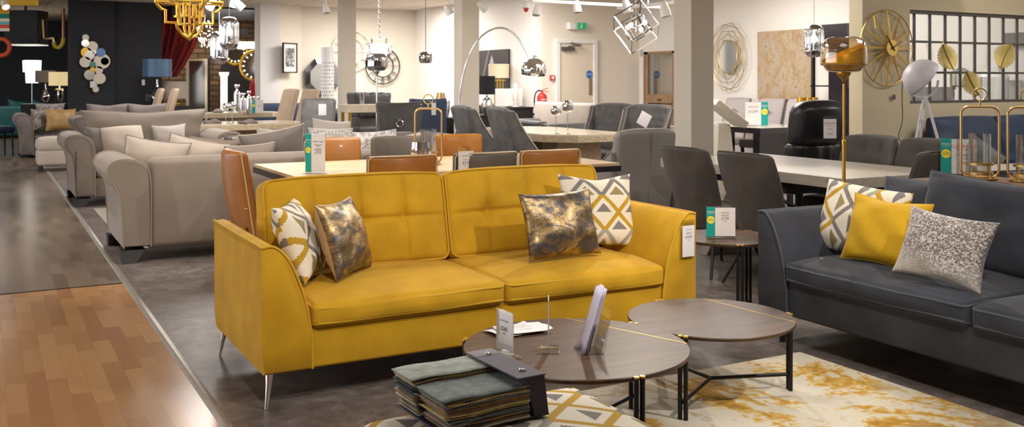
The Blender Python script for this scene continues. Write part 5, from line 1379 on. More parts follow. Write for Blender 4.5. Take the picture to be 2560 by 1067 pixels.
m = MB(); Q = lambda a, b, w: m.bar((a[0],-.050,a[1]), (b[0],-.050,b[1]), w, .003, up=(0,1,0))
Q((-.048,.02),(-.046,-.012),.014); Q((-.046,-.012),(-.062,-.03),.008); Q((-.062,-.03),(-.07,-.03),.008); Q((-.046,-.012),(-.03,-.025),.008); Q((-.03,-.025),(-.034,-.046),.008); Q((-.048,.016),(-.064,.006),.006); Q((-.048,.016),(-.03,.008),.006)
m.cyl((-.046,-.0485,.033), (-.046,-.052,.033), .009, seg=12); m.build('running_figure', GRN, t)
# low curved dark sofa in front of the door
roll_sofa('charcoal_sofa', 'low charcoal velvet sofa behind the marble table and goblets', 1.9, .95, .82, CRUSHD, BEIP, (7.45, 12.85, 0), 90, z0=.08)
# bed with grey throw
x, y = xy(1590, 15.2); t = thing('bed', 'cream upholstered bed with grey striped throw behind the buttoned chairs', 'bed', (9.25, 13.45, 0), 90)
QS = tex_mat('striped grey throw', S(108,100,96), S(190,182,174), 'stripe', 2.2)
MB().rbox(1.7, 2.0, .30, .05, (6,6,2), c=(0,.0,.20)).build('base', CREAMF, t); MB().rbox(1.6, 1.95, .26, .08, (8,8,2), (0,0,.03), c=(0,0,.48)).build('mattress', CREAMF, t)
def thr(p): return (p[0], p[1], p[2]+.012*sin(p[1]*22)+.008*sin(p[0]*15))
MB().rbox(1.68, 1.1, .30, .07, (16,20,2), (0,0,.03), c=(0,-.35,.50), fn=thr).build('throw', QS, t, angle=180)
MB().rbox(1.75, .14, 1.02, .05, (6,2,4), (0,.02,0), c=(0,1.02,.55)).build('headboard', CREAMF, t)
# oak display cabinet against the right wall
p0, p1 = onU(1608, 130, 10.86), onU(1692, 262, 10.86); W_ = p0.y-p1.y; zt = p0.z
t = thing('oak_display_cabinet', 'oak display cabinet with glass door left of the near column', 'cabinet', (11.04, (p0.y+p1.y)/2, 0), -90)
m = MB(); hw = W_/2; m.box(-hw,hw,.16,.18,0,zt); m.box(-hw,-hw+.14,-.18,.18,0,zt); m.box(hw-.14,hw,-.18,.18,0,zt); m.box(-hw,hw,-.18,.18,zt-.05,zt); m.box(-hw,hw,-.18,.18,0,.1); m.build('carcass', MWOOD, t, bevel=.004)
MB().box(-hw+.14, hw-.14, .12,.16,.1,zt-.05).build('back_panel', wood_mat('washed oak', S(120,108,96), S(160,148,134), .6, 'z'), t)
for z in (zt*.40, zt*.62): MB().box(-hw+.14,hw-.14,-.14,.12,z,z+.012).build('shelf', GLASS, t)
dd = MB().box(-hw+.14,hw-.14,-.18,-.16,1.0,1.16).build('door_rail', MWOOD, t); MB().tube([(-.06,-.2,1.07),(0,-.21,1.06),(.06,-.2,1.07)], .008, 6).build('handle', BLKM, dd)
MB().box(-hw+.14,hw-.14,-.172,-.168,1.16,zt-.05).build('glass_door', GLASS, t)
dd = MB().box(-hw+.14,hw-.14,-.18,-.16,.12,.98).build('door', MWOOD, t, bevel=.004)
# ---------------------------------------------------------------- gold geometric mirror and painting on the right wall
p = onU(1822, 142, 11.2); t = thing('geometric_gold_mirror', 'octagonal mirror in a woven gold wire frame right of the near column', 'mirror', (11.2, p.y, p.z), -90)
rr = .27; oc = [(rr*cos(pi/8+k*pi/4)*.92, rr*sin(pi/8+k*pi/4)*1.1) for k in range(8)]
MB().prism(oc, -.02, .01, 'y').build('glass', MIR, t, smooth=False)
m = MB(); m.tube([(a,-.02,b) for a, b in oc], .012, 6, closed=True)
for R_, ph in ((1.35,.0),(1.62,.39),(1.95,.2),(2.05,.55)):
    m.tube([(rr*R_*cos(ph+k*pi/4)*.92*.95, -.01-.01*R_, rr*R_*sin(ph+k*pi/4)*1.1*.98) for k in range(8)], .007, 6, closed=True)
for k in range(8):
    m.bar((oc[k][0],-.02,oc[k][1]), (rr*1.62*cos(.39+k*pi/4+.39)*.87, -.02, rr*1.62*sin(.39+k*pi/4+.39)*1.08), .01)
m.build('wire_frame', mat('pale gold wire', S(222,196,140), .3, .8), t)
p0, p1 = onU(1897, 80, 11.2), onU(2030, 250, 11.2)
q = NT('gold flecked abstract painting'); n1 = q.noise(q.map('Object', (1,1.6,1)), 5, 6, .6, .8); n2 = q.noise(q.map('Object'), 60, 2, .7)
c_ = q.ramp(n1, [(.32, S(150,124,96)), (.48, S(176,148,112)), (.6, S(176,162,148)), (.7, S(150,118,80))]); q.out(q.mix(q.ramp(n2, [(.55,(0,0,0)),(.7,(1,1,1))]), c_, S(222,200,150)), .5)
q.bump(n2, .4, .01)
t = thing('abstract_art_painting', 'large square beige and gold flecked abstract painting on the right wall', 'painting', (11.2, (p0.y+p1.y)/2, (p0.z+p1.z)/2))
hy, hz = (p0.y-p1.y)/2, (p0.z-p1.z)/2; MB().box(-.03,.04,-hy,hy,-hz,hz).build('canvas', MATS['gold flecked abstract painting'], t, smooth=False)
# dark wall unit with glass shelves
p0, p1 = onU(2022, 64, 10.75), onU(2118, 60, 10.75); W_ = p0.y-p1.y; zt = p0.z
t = thing('dark_wall_unit', 'tall black ash wall unit with canopy and glass shelves behind the gold floor lamp', 'shelf unit', (10.98, (p0.y+p1.y)/2, 0), -90)
hw = W_/2
m = MB(); m.box(-hw,hw,-.23,.2,zt-.33,zt); m.build('canopy', LTBLK, t, bevel=.003)
MB().box(hw-.36,hw,-.22,.2,0,zt-.33).build('side_panel', LTBLK, t, bevel=.003)
MB().box(-hw+.02,-hw+.06,-.2,-.16,0,zt-.33).build('post', BLKM, t)
for z in (.75, 1.05, 1.32): MB().box(-hw,hw-.36,-.2,.2,z,z+.02).build('shelf', mat('smoked shelf', S(40,36,38), .2), t)
# black gloss table + white leather chairs
t = thing('gloss_dining_table', 'black gloss dining table carrying a white and teal sign in front of the painting', 'dining table', (9.95, 11.15, 0), 0)
GLT = mat('white gloss top', S(222,212,204), .12, coat=.5)
MB().box(-.5,.5,-.9,.9,.745,.76).build('table_top', GLT, t, bevel=.003); MB().box(-.505,.505,-.905,.905,.67,.745).build('edge_frame', LTBLK, t)
for s in (-1, 1): MB().box(-.3,.3,s*.6-.07,s*.6+.07,0,.67).build('leg', LTBLK, t, bevel=.005)
upright_sign('price_sign', 'white and teal £1299 sign on the black gloss table', .32, .34, (9.72, 10.62, .76), -35, [('DINING SET', .08, .8, INKT), ('£1299', .16, .6, INKT)], strip='right')
def white_chair(label, loc, rz, group):
    c = tall_chair('white_leather_chair', label, WHL, loc, rz, .46, 1.12, group)
    MB().tube([(-.232, .045+.16*q_+.05*q_*q_-.05, .45+.66*q_) for q_ in [k_/8 for k_ in range(9)]], .010, 6).build('dark_piping', BLKW, c)
    MB().tube([(.232, .045+.16*q_+.05*q_*q_-.05, .45+.66*q_) for q_ in [k_/8 for k_ in range(9)]], .010, 6).build('dark_piping', BLKW, c)
    m = MB(); m.lathe([(.0001,-.01),(.03,-.006),(.034,0),(.03,.006)], (0,0,0), 8); o = m.build('ring_stud', CHROME, c); o.location = (0, .045, .92); o.rotation_euler = (pi/2,0,0)
    return c
G = 'white leather chairs behind the black gloss table'
c = white_chair('white leather chair with ring stud, left one behind the black gloss table', (*xy(1830, 16.1), 0), -75, G)
dup(c, (*xy(1915, 15.4), 0), -75, 'white leather chair with ring stud directly behind the white and teal sign', G)
dup(c, (*xy(1987, 14.8), 0), -75, 'white leather chair right of the sign, below the painting', G)
t = thing('upholstered_bench', 'taupe upholstered bench at the near side of the black gloss table', 'bench', (*xy(1868, 11.3), 0), 90)
MB().rbox(1.2, .42, .14, .04, (6,4,1), (0,0,.02), c=(0,0,.44)).build('seat', GREYF, t)
for sx in (-1, 1):
    for sy in (-1, 1): MB().box(sx*.52-.025,sx*.52+.025,sy*.16-.025,sy*.16+.025,0,.38).build('leg', BLKW, t)
sideboard('pale storage unit with gold tealights behind the black recliner', 2036, 12.7, .46, 1.1, CREAMF, rz=-28, d=.4)
for i, px in enumerate((2003, 2022, 2036)):
    single('gold_tealight_holder', MB().lathe([(.04,0),(.055,.01),(.055,.09),(.05,.09),(.05,.012)], seg=20, caps=False), GOLD, ['left gold tealight holder above the black recliner', 'middle gold tealight holder above the black recliner', 'right gold tealight holder above the black recliner'][i], 'candle holder', (*xy(px, 12.65), 1.1), group='gold tealight holders')
# touch-screen kiosk
x, y = xy(1812, 10.4); t = thing('screen_kiosk', 'cream touch-screen kiosk on a curved stand right of the near column', 'kiosk', (x, y, 0), 62)
CRM = mat('cream plastic', S(226,216,198), .4)
m = MB(); m.hexa([(-.19,-.12,0),(.19,-.12,0),(.19,.16,0),(-.19,.16,0)], [(-.13,-.03,.95),(.13,-.03,.95),(.13,.10,.95),(-.13,.10,.95)]); m.build('stand', CRM, t, bevel=.01)
o = MB().rbox(.52,.40,.075,.012,(1,1,1)).build('screen_case', CRM, t); o.location = (0,-.02,1.06); o.rotation_euler = (radians(38),0,0)
s_ = MB().box(-.21,.21,-.15,.15,.037,.040).build('screen', mat('dark screen', S(26,26,30), .1), o)
# recliner
x, y = xy(2030, 9.4); t = thing('recliner_chair', 'black leather recliner with padded headrest and red clear-out tag', 'armchair', (x, y, 0), 172)
def fr(p):
    a, b, z = p; return (a*(1-.10*(z > 1.1)*(z-1.1)*4), b+.18*(z-.5)-.04*(2*a/.56)**2, z+.02*(1-(2*a/.56)**2)*(z > .9))
MB().rbox(.56,.20,.40,.08,(10,3,8), (0,.03,.02), c=(0,0,.985), fn=fr).build('headrest', BLKL, t, angle=180)
def fr2(p):
    a, b, z = p; return (a, b+.18*(z-.5)-.04*(2*a/.56)**2+.008*sin(a*40)*(z > .6), z)
MB().rbox(.58,.14,.46,.05,(16,3,8), (0,.03,.0), c=(0,.0,.58), fn=fr2).build('backrest', BLKL, t, angle=180)
MB().rbox(.56,.56,.20,.07,(5,5,2), (0,0,.03), c=(0,-.30,.42)).build('seat', BLKL, t, angle=180)
for s in (-1, 1): MB().rbox(.10,.56,.08,.035,(2,5,1), c=(s*.33,-.26,.62)).build('arm', BLKL, t); MB().tube([(s*.33,-.45,.58),(s*.33,-.2,.30),(s*.1,-.1,.18)], .018, 8).build('arm_bracket', BLKM, t)
m = MB(); m.lathe([(.30,0),(.30,.03),(.04,.05),(.04,.34)], (0,-.2,0), 32); m.build('base', BLKM, t)
x, y = xy(2075, 9.05); hang_tag('price_tag', 'white clear-out tag with red writing hanging on the black recliner', (x, y, 1.05), -28, .12, .18, [('CLEAR-OUT', .17, .22, REDT), ('hurry going', .10, .34, REDT), ('RECLINER', .09, .52, INKT), ('£349', .18, .78, REDT)])
# ---------------------------------------------------------------- partition wall: starburst clock, leaves, tripod lamp
p = onV(2216, 120, 7.26); t = thing('starburst_wall_clock', 'large round gold wire starburst clock on the beige partition', 'clock', (p.x, 7.255, p.z))
R_ = .405; m = MB()
for yy in (0, -.05): 
    if yy == 0: m.tube([(R_*cos(a), yy, R_*sin(a)) for a in [2*pi*k/64 for k in range(64)]], .006, 6, closed=True)
for k in range(12):
    a = pi/2+k*pi/6; tip = Vector((R_*cos(a), 0, R_*sin(a)))
    for s in (-1, 0, 1):
        m.bar((.06*cos(a+s*.3), -.05, .06*sin(a+s*.3)), tip, .004 if s else .007)
    mid = a+pi/12; v = Vector((R_*.72*cos(mid), -.03, R_*.72*sin(mid)))
    m.bar(v, (R_*cos(a), 0, R_*sin(a)), .0035); m.bar(v, (R_*cos(a+pi/6), 0, R_*sin(a+pi/6)), .0035); m.bar((.05*cos(mid), -.03, .05*sin(mid)), v, .0035)
m.build('wire_frame', GOLD, t)
m = MB(); m.cyl((0,-.06,0), (0,-.075,0), .085, seg=28); m.build('clock_face', mat('brushed gold disc', S(214,180,96), .4, .7), t)
m = MB(); m.bar((.03,-.082,-.03), (-.10,-.082,.13), .010,.004); m.bar((-.03,-.084,-.02), (.13,-.084,.07), .008,.004); m.lathe([(.012,-.006),(.012,.006)], (0,-.083,0), 10); m.build('clock_hand', BLKM, t)
single('hanging_price_tag', MB().rbox(.045,.003,.055,.001,(1,1,1)), GREYM, 'small grey tag hanging below the starburst clock', 'price tag', (p.x+.13, 7.27, p.z-R_-.12))
def leaf(label, px, py, L, W, rot, i):
    p = onV(px, py, 7.30); t = thing('gold_leaf_wall_art', label, 'wall decoration', (p.x, 7.27, p.z), -22, 'gold leaf wall art on the steel grid')
    n = 13; vs = []; fs = []
    M = Matrix.Rotation(radians(rot), 3, 'Y')
    def pt(a, b):    # a along the leaf 0..1, b -1..1 across
        w = W/2*(sin(pi*min(1, a*.96+.04))**.6)*(1-.25*a)
        return Vector((b*w, -.012*(1-b*b)-.03+.02*sin(a*3), (a-.5)*L+.10*L*abs(b)*(1-a)))
    m = MB()
    for k in range(n):
        a0 = k/n; a1 = (k+.80)/n
        for s in (-1, 1):
            q = [M @ pt(a0, 0), M @ pt(a0, s*.5), M @ pt(a0+.02, s), M @ pt(a1+.01, s), M @ pt((k+1)/n, s*.5), M @ pt((k+1)/n, 0)]
            m.add(q, [(0,1,4,5) if s > 0 else (5,4,1,0), (1,2,3,4) if s > 0 else (4,3,2,1)])
    o = m.build('leaf_blade', mat('antique gold leaf', S(206,184,110), .42, .45), t, smooth=False)
    q = MB(); q.tube([M @ (pt(a, 0)+Vector((0,-.008,0))) for a in [k/10 for k in range(11)]]+[M @ Vector((0,-.03,L*.60))], .005, 6); q.build('midrib', AGED, t)
leaf('gold monstera leaf, left one on the steel grid with its stem up', 2361, 143, .32, .27, -24, 0)
leaf('gold monstera leaf, lowest of the three on the steel grid', 2421, 208, .32, .26, -30+180, 1)
leaf('gold monstera leaf, right one on the steel grid near the picture edge', 2504, 140, .32, .31, 205, 2)
x, y = xy(2312, 9.3); t = thing('tripod_floor_lamp', 'white studio floor lamp with big dome shade on a tripod', 'floor lamp', (x, y, 0))
WM = mat('matt white enamel', S(214,208,210), .4); zt = HC-(252-HZ)/F*9.3
for k in range(3):
    a = radians(-90+28+120*k); MB().cyl((.02*cos(a), .02*sin(a), zt), (.34*cos(a), .34*sin(a), 0), .013).build('leg', WM, t)
m = MB(); m.cyl((0,0,zt-.04), (0,0,zt+.05), .022); m.build('hub', WM, t)
C_ = at(2305, 195, 9.3)-Vector((x, y, 0)); m = MB(); sd = Vector((CT, -ST, 0))
m.tube([C_+sd*(-.14*cos(a))*1.1+Vector((0,0,-.17*sin(a)-.02)) for a in [pi*k/14 for k in range(15)]], .011, 8); m.build('yoke', WM, t)
m = MB(); rD = .185; m.lathe([(rD*sin(a), rD*cos(a)) for a in [radians(v_) for v_ in range(0, 96, 6)]], (0,0,0), 40, caps=False)
o = m.build('lamp_shade', WM, t, angle=180); o.location = C_+Vector((.02,.0,-.01)); o.rotation_euler = (radians(0), radians(-52), radians(-28)); o.scale = (1,1,1)
so = o.modifiers.new('s', 'SOLIDIFY'); so.thickness = .004
q = [at(a, b, 9.35)-Vector((x, y, 0)) for a, b in ((2275,168),(2262,185),(2256,210),(2255,250),(2256,300),(2246,340),(2254,355),(2262,375))]+[Vector((-.15,-.1,.02))]
MB().tube(smooth_poly(q, 4), .004, 6).build('cord', BLKM, t)
x2, y2 = xy(2305, 9.2); single('hanging_price_tag', MB().rbox(.05,.003,.10,.001,(1,1,1)), PAPER, 'white tag hanging on the tripod lamp', 'price tag', (x2, y2, HC-(287-HZ)/F*9.2), (0,0,radians(-20)))
# navy sofa below the window and marble coffee table in front of it
roll = modern_sofa('navy_velvet_sofa', 'dark navy velvet sofa below the steel grid window', 2.5, .9, INK, INK, '', (10.0, 6.80, 0), 0, base=.14)
nv = roll[0]
for k, s in enumerate((-1, 1)):
    o = make_pillow('back_cushion', nv, 1.06, .60, .26, INK, 70+k, -.03, 0, None, plump=.3); o.location = (s*.54, .18, .42); o.rotation_euler = (radians(-12),0,0)
for sx in (-1, 1):
    for sy in (-1, 1): MB().cyl((sx*1.1, sy*.36, .14), (sx*1.1, sy*.36, 0), .02).build('leg', BLKM, nv)
put_pillow('scatter_cushion', 'grey green velvet cushion standing on its point on the navy sofa', .42, .42, .18, mat('sage grey velvet', S(92,92,84), .5, sheen=.7), (*xy(2425, 9.6), .46), -20, 18, 40, seed=71, n=14)
t = thing('marble_coffee_table', 'white marble topped coffee table in front of the navy sofa', 'table', (*xy(2535, 8.1), -.05), 0)
MB().box(-.62,.62,-.3,.3,.70,.73).build('table_top', mat('white marble', S(214,206,192), .2), t, bevel=.003); MB().box(-.6,.6,-.28,.28,0.05,.70).build('body', mat('charcoal cabinet', S(34,34,38), .5), t, bevel=.003)
for i, px in enumerate((2468, 2500, 2520)):
    x, y = xy(px, 7.75); single('hanging_price_tag', MB().rbox(.05,.003,.11,.001,(1,1,1)), PAPER, ['left white ticket on the marble topped coffee table', 'middle white ticket on the marble topped coffee table', 'right white ticket on the marble topped coffee table'][i], 'price tag', (x, y, .61), (0,0,0), group='white tickets on the marble topped table')
t = thing('dark_armchair', 'dark brown leather tub armchair behind the lanterns', 'armchair', (*xy(2520, 7.0), 0), 180)
MB().rbox(.75,.16,.56,.06,(8,2,6), (0,.02,.02), c=(0,.3,.50), fn=lambda p: (p[0], p[1]-.25*(2*p[0]/.75)**4, p[2])).build('backrest', BLKL, t, angle=180)
MB().rbox(.62,.6,.24,.06,(4,4,2), (0,0,.02), c=(0,-.02,.32)).build('seat', BLKL, t)
for sx in (-1, 1):
    for sy in (-1, 1): MB().cyl((sx*.26, sy*.24, .2), (sx*.26, sy*.24, 0), .018).build('leg', BLKM, t)
# things behind the grid window
def sb2(lb, c, w, h, m, d):
    o = sideboard(lb, 2000, 10, w, h, m, d=d); o.location = c; return o
sb2('black gloss sideboard seen through the steel grid window', (9.72, 8.15, 0), 1.5, 1.33, LTBLK, .4)
def glass_lantern(label, px, Y, w, h, z, fr, group):
    x, y = xy(px, Y); t = thing('metal_lantern', label, 'lantern', (x, y, z), 20, group); m = MB()
    for sx in (-1, 1):
        for sy in (-1, 1): m.box(sx*w/2-.01, sx*w/2+.01, sy*w/2-.01, sy*w/2+.01, 0, h*.7)
    m.box(-w/2,w/2,-w/2,w/2,0,.02); m.build('frame', fr, t)
    MB().box(-w/2+.012,w/2-.012,-w/2+.012,w/2-.012,.02,h*.7).build('glass', GLASS, t, smooth=False)
    MB().hexa([(-w/2-.02,-w/2-.02,h*.7),(w/2+.02,-w/2-.02,h*.7),(w/2+.02,w/2+.02,h*.7),(-w/2-.02,w/2+.02,h*.7)], [(-w*.16,-w*.16,h*.97),(w*.16,-w*.16,h*.97),(w*.16,w*.16,h*.97),(-w*.16,w*.16,h*.97)]).build('lid', fr, t, smooth=False)
GL_ = 'lanterns seen through the steel grid window'
sb2('pale cabinet holding the tall lanterns behind the steel grid window', (10.88, 7.78, 0), .62, 1.16, WHT, .30)
glass_lantern('small smoked lantern on the black sideboard seen through the window grid', 2403, 11.85, .18, .24, 1.33, GREYM, GL_)
glass_lantern('tall silver lantern seen through the window grid, left of the white one', 2487, 11.95, .24, .42, 1.16, mat('brushed silver', (.55,.55,.56), .3, 1), GL_)
glass_lantern('tall white lantern seen through the window grid at the right edge', 2533, 12.15, .18, .36, 1.16, WHT, GL_)
p = onU(2533, 100, 11.2); single('dark_wall_panel', MB().box(-.02,.02,-.12,.12,-.09,.09), BLKM, 'small dark picture on the wall seen through the window grid', 'picture', (11.22, p.y, p.z), smooth=False)
# ---------------------------------------------------------------- dark corner at far left
p = at(238, 150, 20.35); t = thing('disc_wall_art', 'cluster of round mirrored and coloured discs on the charcoal wall', 'wall decoration', (p.x, 21.66, 0))
DC = {'s': mat('silver disc', (.8,.78,.75), .15, 1), 'g': GOLD, 'c': mat('cream disc', S(214,202,184), .4, .3), 't': mat('turquoise disc', S(70,140,130), .4), 'b': mat('blue disc', S(90,120,160), .3, .5)}
for (px, py, d, k) in ((214,94,15,'c'),(213,108,17,'s'),(231,116,24,'c'),(216,131,24,'g'),(224,138,22,'s'),(252,131,20,'b'),(237,130,10,'s'),(213,155,25,'c'),(255,153,36,'c'),(262,153,18,'g'),(231,161,14,'t'),(231,174,11,'g'),(247,175,18,'c'),(224,187,24,'s'),(249,196,26,'c'),(241,198,16,'s'),(236,211,13,'c'),(239,223,14,'c')):
    Y = 20.3; v = onV(px, py, 21.63); r = d/2*Y/F*1.05
    m = MB(); m.cyl((v.x-p.x, -.02-.015*(d % 3), v.z), (v.x-p.x, -.035-.015*(d % 3), v.z), r, seg=28); m.build('disc', DC[k], t, smooth=False)
v = onV(232, 211, 21.6); single('hanging_price_tag', MB().rbox(.10,.004,.13,.001,(1,1,1)), PAPER, 'white card pinned below the disc wall art', 'price tag', (v.x, 21.59, v.z))
v = onV(361, 206, 21.6); single('light_switch', MB().box(-.03,.03,-.01,.01,-.06,.06), WHT, 'white switch plate on the charcoal wall left of the blue lamp', 'switch', (v.x, 21.76, v.z))
# hanging black air unit with lit lower edge, pipes
p = at(63, 70, 21.0); t = thing('hanging_display_unit', 'black boxed unit hung from the ceiling with a bright lower edge', 'ceiling unit', (p.x, p.y, 0), -28.4)
MB().box(-.36,.36,-.2,.3,HC-(110-HZ)/F*21,HC-(27-HZ)/F*21).build('casing', mat('black casing', S(34,34,36), .6), t, bevel=.01)
z = HC-(112-HZ)/F*21; MB().box(-.30,.36,-.19,.29,z-.015,z+.005).build('light_strip', mat('cool strip', S(210,210,200), .4, emit=1.2), t)
MB().box(-.02,.02,.0,.04,HC-(27-HZ)/F*21,CZ).build('hanger', BLKM, t)
t = thing('yellow_hook_pipe', 'copper and yellow hook-shaped pipe hanging beside the black unit', 'pipe', (0,0,0)); b0 = at(140, 80, 21.0); t.location = (b0.x, b0.y, 0)
Z_ = lambda px, py: at(px, py, 21.0)-Vector((b0.x, b0.y, 0))
MB().tube([Z_(158,20), Z_(158,95)], .035, 8).build('upright_pipe', mat('copper', S(150,100,80), .35, .8), t)
MB().tube(smooth_poly([Z_(158,95), Z_(156,108), Z_(148,118), Z_(138,116), Z_(134,106)], 4), .04, 8).build('hook', mat('yellow enamel', S(220,190,20), .4), t)
MB().tube([Z_(134,106), Z_(133,96), Z_(108,96), Z_(105,48), Z_(120,47)], .028, 8).build('cross_pipe', AGED, t)
t = thing('striped_banner', 'multicoloured striped banner at the top left edge', 'banner', (0,0,0)); b0 = at(8, 50, 19.0); t.location = (b0.x, b0.y, 0); t.rotation_euler = (0,0,-TH)
q = NT('banner stripes'); s_ = q.sep(q.tc.outputs['Object']); q.out(q.ramp(q.m_('MULTIPLY_ADD', s_[2], 2.0, -4.60+.0), [(0,S(60,50,90)),(.12,S(214,200,180)),(.26,S(200,70,50)),(.40,S(90,170,170)),(.52,S(222,206,180)),(.64,S(0,120,100)),(.82,S(200,150,20))], True), .8)
MB().box(-.12,.12,-.01,.01,HC-(78-HZ)/F*19,HC-(18-HZ)/F*19).build('cloth', MATS['banner stripes'], t, smooth=False)
m = MB(); m.cyl((0,0,HC-(18-HZ)/F*19),(0,0,CZ),.01); m.build('hanger', BLKM, t)
p = at(35, 6, 17.0); single('yellow_board', MB().box(-.75,.40,-.05,.05,0,.28), mat('yellow board', S(206,160,20), .7), 'mustard yellow hanging board cut by the top left corner', 'sign', (p.x, p.y, HC-(14-HZ)/F*17), (0,0,-TH))
p = at(3, 118, 20.0); m = MB(); m.tube([(.17*cos(a), 0, .17*sin(a)) for a in [2*pi*k/32 for k in range(32)]], .045, 10, closed=True)
single('hanging_life_ring', m, mat('orange ring', S(210,84,40), .6), 'orange life ring hanging at the left edge', 'life ring', (*p,), (0,0,-TH))
# ---------------------------------------------------------------- brick corner
CUR = mat('dark red velvet curtain', S(128,24,24), .7, sheen=.3, noise=.55, nscale=5, stretch=(3,3,.7))
p = at(440, 100, 21.4); t = thing('red_curtain', 'dark red velvet curtain gathered to one side by the brick corner', 'curtain', (p.x, p.y, 0), -20)
def cf(a, b):
    z = CZ-.02-(b*1.55); wl = -.52; wr = .62-.62*b**1.8
    x = wl+(wr-wl)*a; return (x, .05*sin(a*46)+.03*sin(a*19+b*3), z)
MB().grid(90, 14, cf).build('drape', CUR, t, angle=180)
MB().cyl((-.5,0,CZ-.04), (.7,0,CZ-.04), .02).build('rail', BLKM, t)
struct('trim_4', MB().box(3.6, 6.3, 22.3, 22.4, CZ-.28, CZ), mat('charcoal beam', S(48,46,46), .7))
x, y = xy(497, 22.3); t = thing('mirrored_cabinet', 'tall mirrored cabinet with sparkling frame in the brick corner', 'cabinet', (x, y, 0), -25)
m = MB(); W2 = .21; zt = HC-(147-HZ)/F*22.3
for sx in (-1, 1): m.box(sx*W2-.025, sx*W2+.025, -.19, -.14, 0, zt)
m.box(-W2, W2, -.19, -.14, zt-.05, zt); m.box(-W2,W2,-.19,-.14,.0,.06)
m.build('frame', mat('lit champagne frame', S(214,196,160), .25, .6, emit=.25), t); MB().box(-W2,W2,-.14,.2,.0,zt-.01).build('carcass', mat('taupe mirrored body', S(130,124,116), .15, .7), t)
x, y = xy(560, 21.5); single('crystal_column', MB().lathe([(.11,0),(.10,.02),(.075,.06),(.075,1.50),(.10,1.54),(.11,1.6)], seg=20), mat('lit crystal column', (1,.92,.78), .3, emit=1.6, emitcol=(1,.86,.62)), 'glowing crystal column lamp against the brick wall', 'floor lamp', (x, y, 0))
for i, (px, py, r, Y) in enumerate(((588,132,.27,22.5),(640,165,.34,22.0))):
    p = at(px, py, Y); t = thing('bulb_mirror', ['round gold-rimmed mirror with lights above the chrome vases', 'larger round gold-rimmed mirror with bulbs cut by the white wall end'][i], 'mirror', (*p,), -15)
    MB().lathe([(.0001,-.01),(r-.03,-.01),(r-.03,.01)], seg=40).build('glass', mat('warm mirror', (.45,.42,.38), .06, 1), t).rotation_euler = (pi/2,0,0)
    m = MB(); m.tube([(r*cos(a), 0, r*sin(a)) for a in [2*pi*k/40 for k in range(40)]], .035, 8, closed=True); m.build('rim', GOLD, t)
    m = MB()
    for k in range(16): a = 2*pi*k/16; m.lathe([(.0001,-.018),(.018,0),(.0001,.018)], ((r-.07)*cos(a), -.03, (r-.07)*sin(a)), 8)
    m.build('bulb', LAMPW, t)
p = at(622, 113, 22.3); t = thing('crystal_shelf_light', 'long lit crystal bar light on the brick wall', 'wall light', (*p,), -15)
MB().rbox(.55,.10,.16,.03,(2,1,1)).build('light_bar', mat('lit crystal bar', (1,.95,.85), emit=2.2, emitcol=(1,.9,.72)), t)
MB().box(-.25,.25,.05,.10,-.06,.06).build('bracket', GOLD, t)
for i, px in enumerate((611, 642)):
    p = at(px, 80, 23.6); m = MB(); m.cyl((0,0,0),(0,.04,0),.095,seg=28)
    single('wall_mounted_speaker', m, BLKM, ['left black round speaker on the brick wall', 'right black round speaker on the brick wall'][i], 'speaker', (*p,), (0,0,-.3), group='black round speakers')
wall('wall_brick_lower', [(4.9,23.4),(6.4,23.4)], mat('dark dado', S(58,52,52), .8), z1=HC-(122-HZ)/F*23.8, th=.1)
p = at(512, 85, 21.0); t = thing('crystal_chandelier', 'sparkling crystal chandelier in front of the brick wall', 'chandelier', (p.x, p.y, p.z))
m = MB(); rr_ = random.Random(3)
for k in range(90):
    a = rr_.random()*6.28; z = rr_.uniform(-.28,.28); q = (.20-.25*abs(z))*rr_.uniform(.6,1); m.lathe([(.0001,-.022),(.014,0),(.0001,.022)], (q*cos(a), q*sin(a), z), 5)
m.build('crystal_drop', mat('crystal drop', (1,.95,.85), .1, emit=3, emitcol=(1,.9,.7)), t); m = MB(); m.cyl((0,0,.2),(0,0,CZ-p.z),.008); m.build('stem', CHROME, t)
p = at(645, 218, 21.5); m = MB(); m.lathe([(.24,-.75),(.20,-.2),(.18,.05),(.13,.16),(.05,.21),(.03,.25)], seg=24)
single('hanging_red_coat', m, mat('red wool', S(160,24,24), .8, sheen=.3), 'red garment hanging half hidden behind the white wall end', 'coat', (*p,), angle=180)
# ---------------------------------------------------------------- track lights
def track(label, x0, y0, x1, y1, zz=None):
    z = CZ-.25 if zz is None else zz; t = thing('lighting_track', label, 'track', (x0, y0, z)); d = Vector((x1-x0, y1-y0, 0))
    MB().bar((0,0,0), d, .035, .035).build('rail_bar', WHT, t)
    for f_ in (.1, .9): MB().cyl(d*f_, d*f_+Vector((0,0,CZ-z)), .008).build('suspension', WHT, t)
def tlight(label, px, py, Y, aim, lit=True, r=.055, group='white track spotlights'):
    p = at(px, py, Y); t = thing('track_spotlight', label, 'spotlight', (*p,), 0, group)
    d = Vector(aim).normalized(); q = d.to_track_quat('Z', 'Y')
    m = MB(); m.lathe([(.0001,-.10),(.03,-.095),(r*.75,-.06),(r,.0),(r,.06)], seg=22, caps=False); o = m.build('housing', WHT, t); o.rotation_euler = q.to_euler()
    m = MB(); m.lathe([(r*.92,.045),(.0001,.05)], seg=22); l = m.build('lens', LAMPH if lit else mat('unlit lens', S(210,205,200), .2), o)
    m = MB(); m.cyl((0,0,.02), (0,0,max(.1, CZ-.25-p.z)), .010); m.box(-.08,.08,-.02,.02,CZ-.27-p.z,CZ-.24-p.z); m.build('arm', WHT, t)
    return t
track('white lighting track between the middle column and the door', *xy(1330, 11.5), *xy(1650, 12.5), zz=HC+(203-10)/F*12)
track('white lighting track above the wire cube pendant', *xy(1545, 11.2), *xy(1700, 10.3), zz=HC+(203-12)/F*10.7)
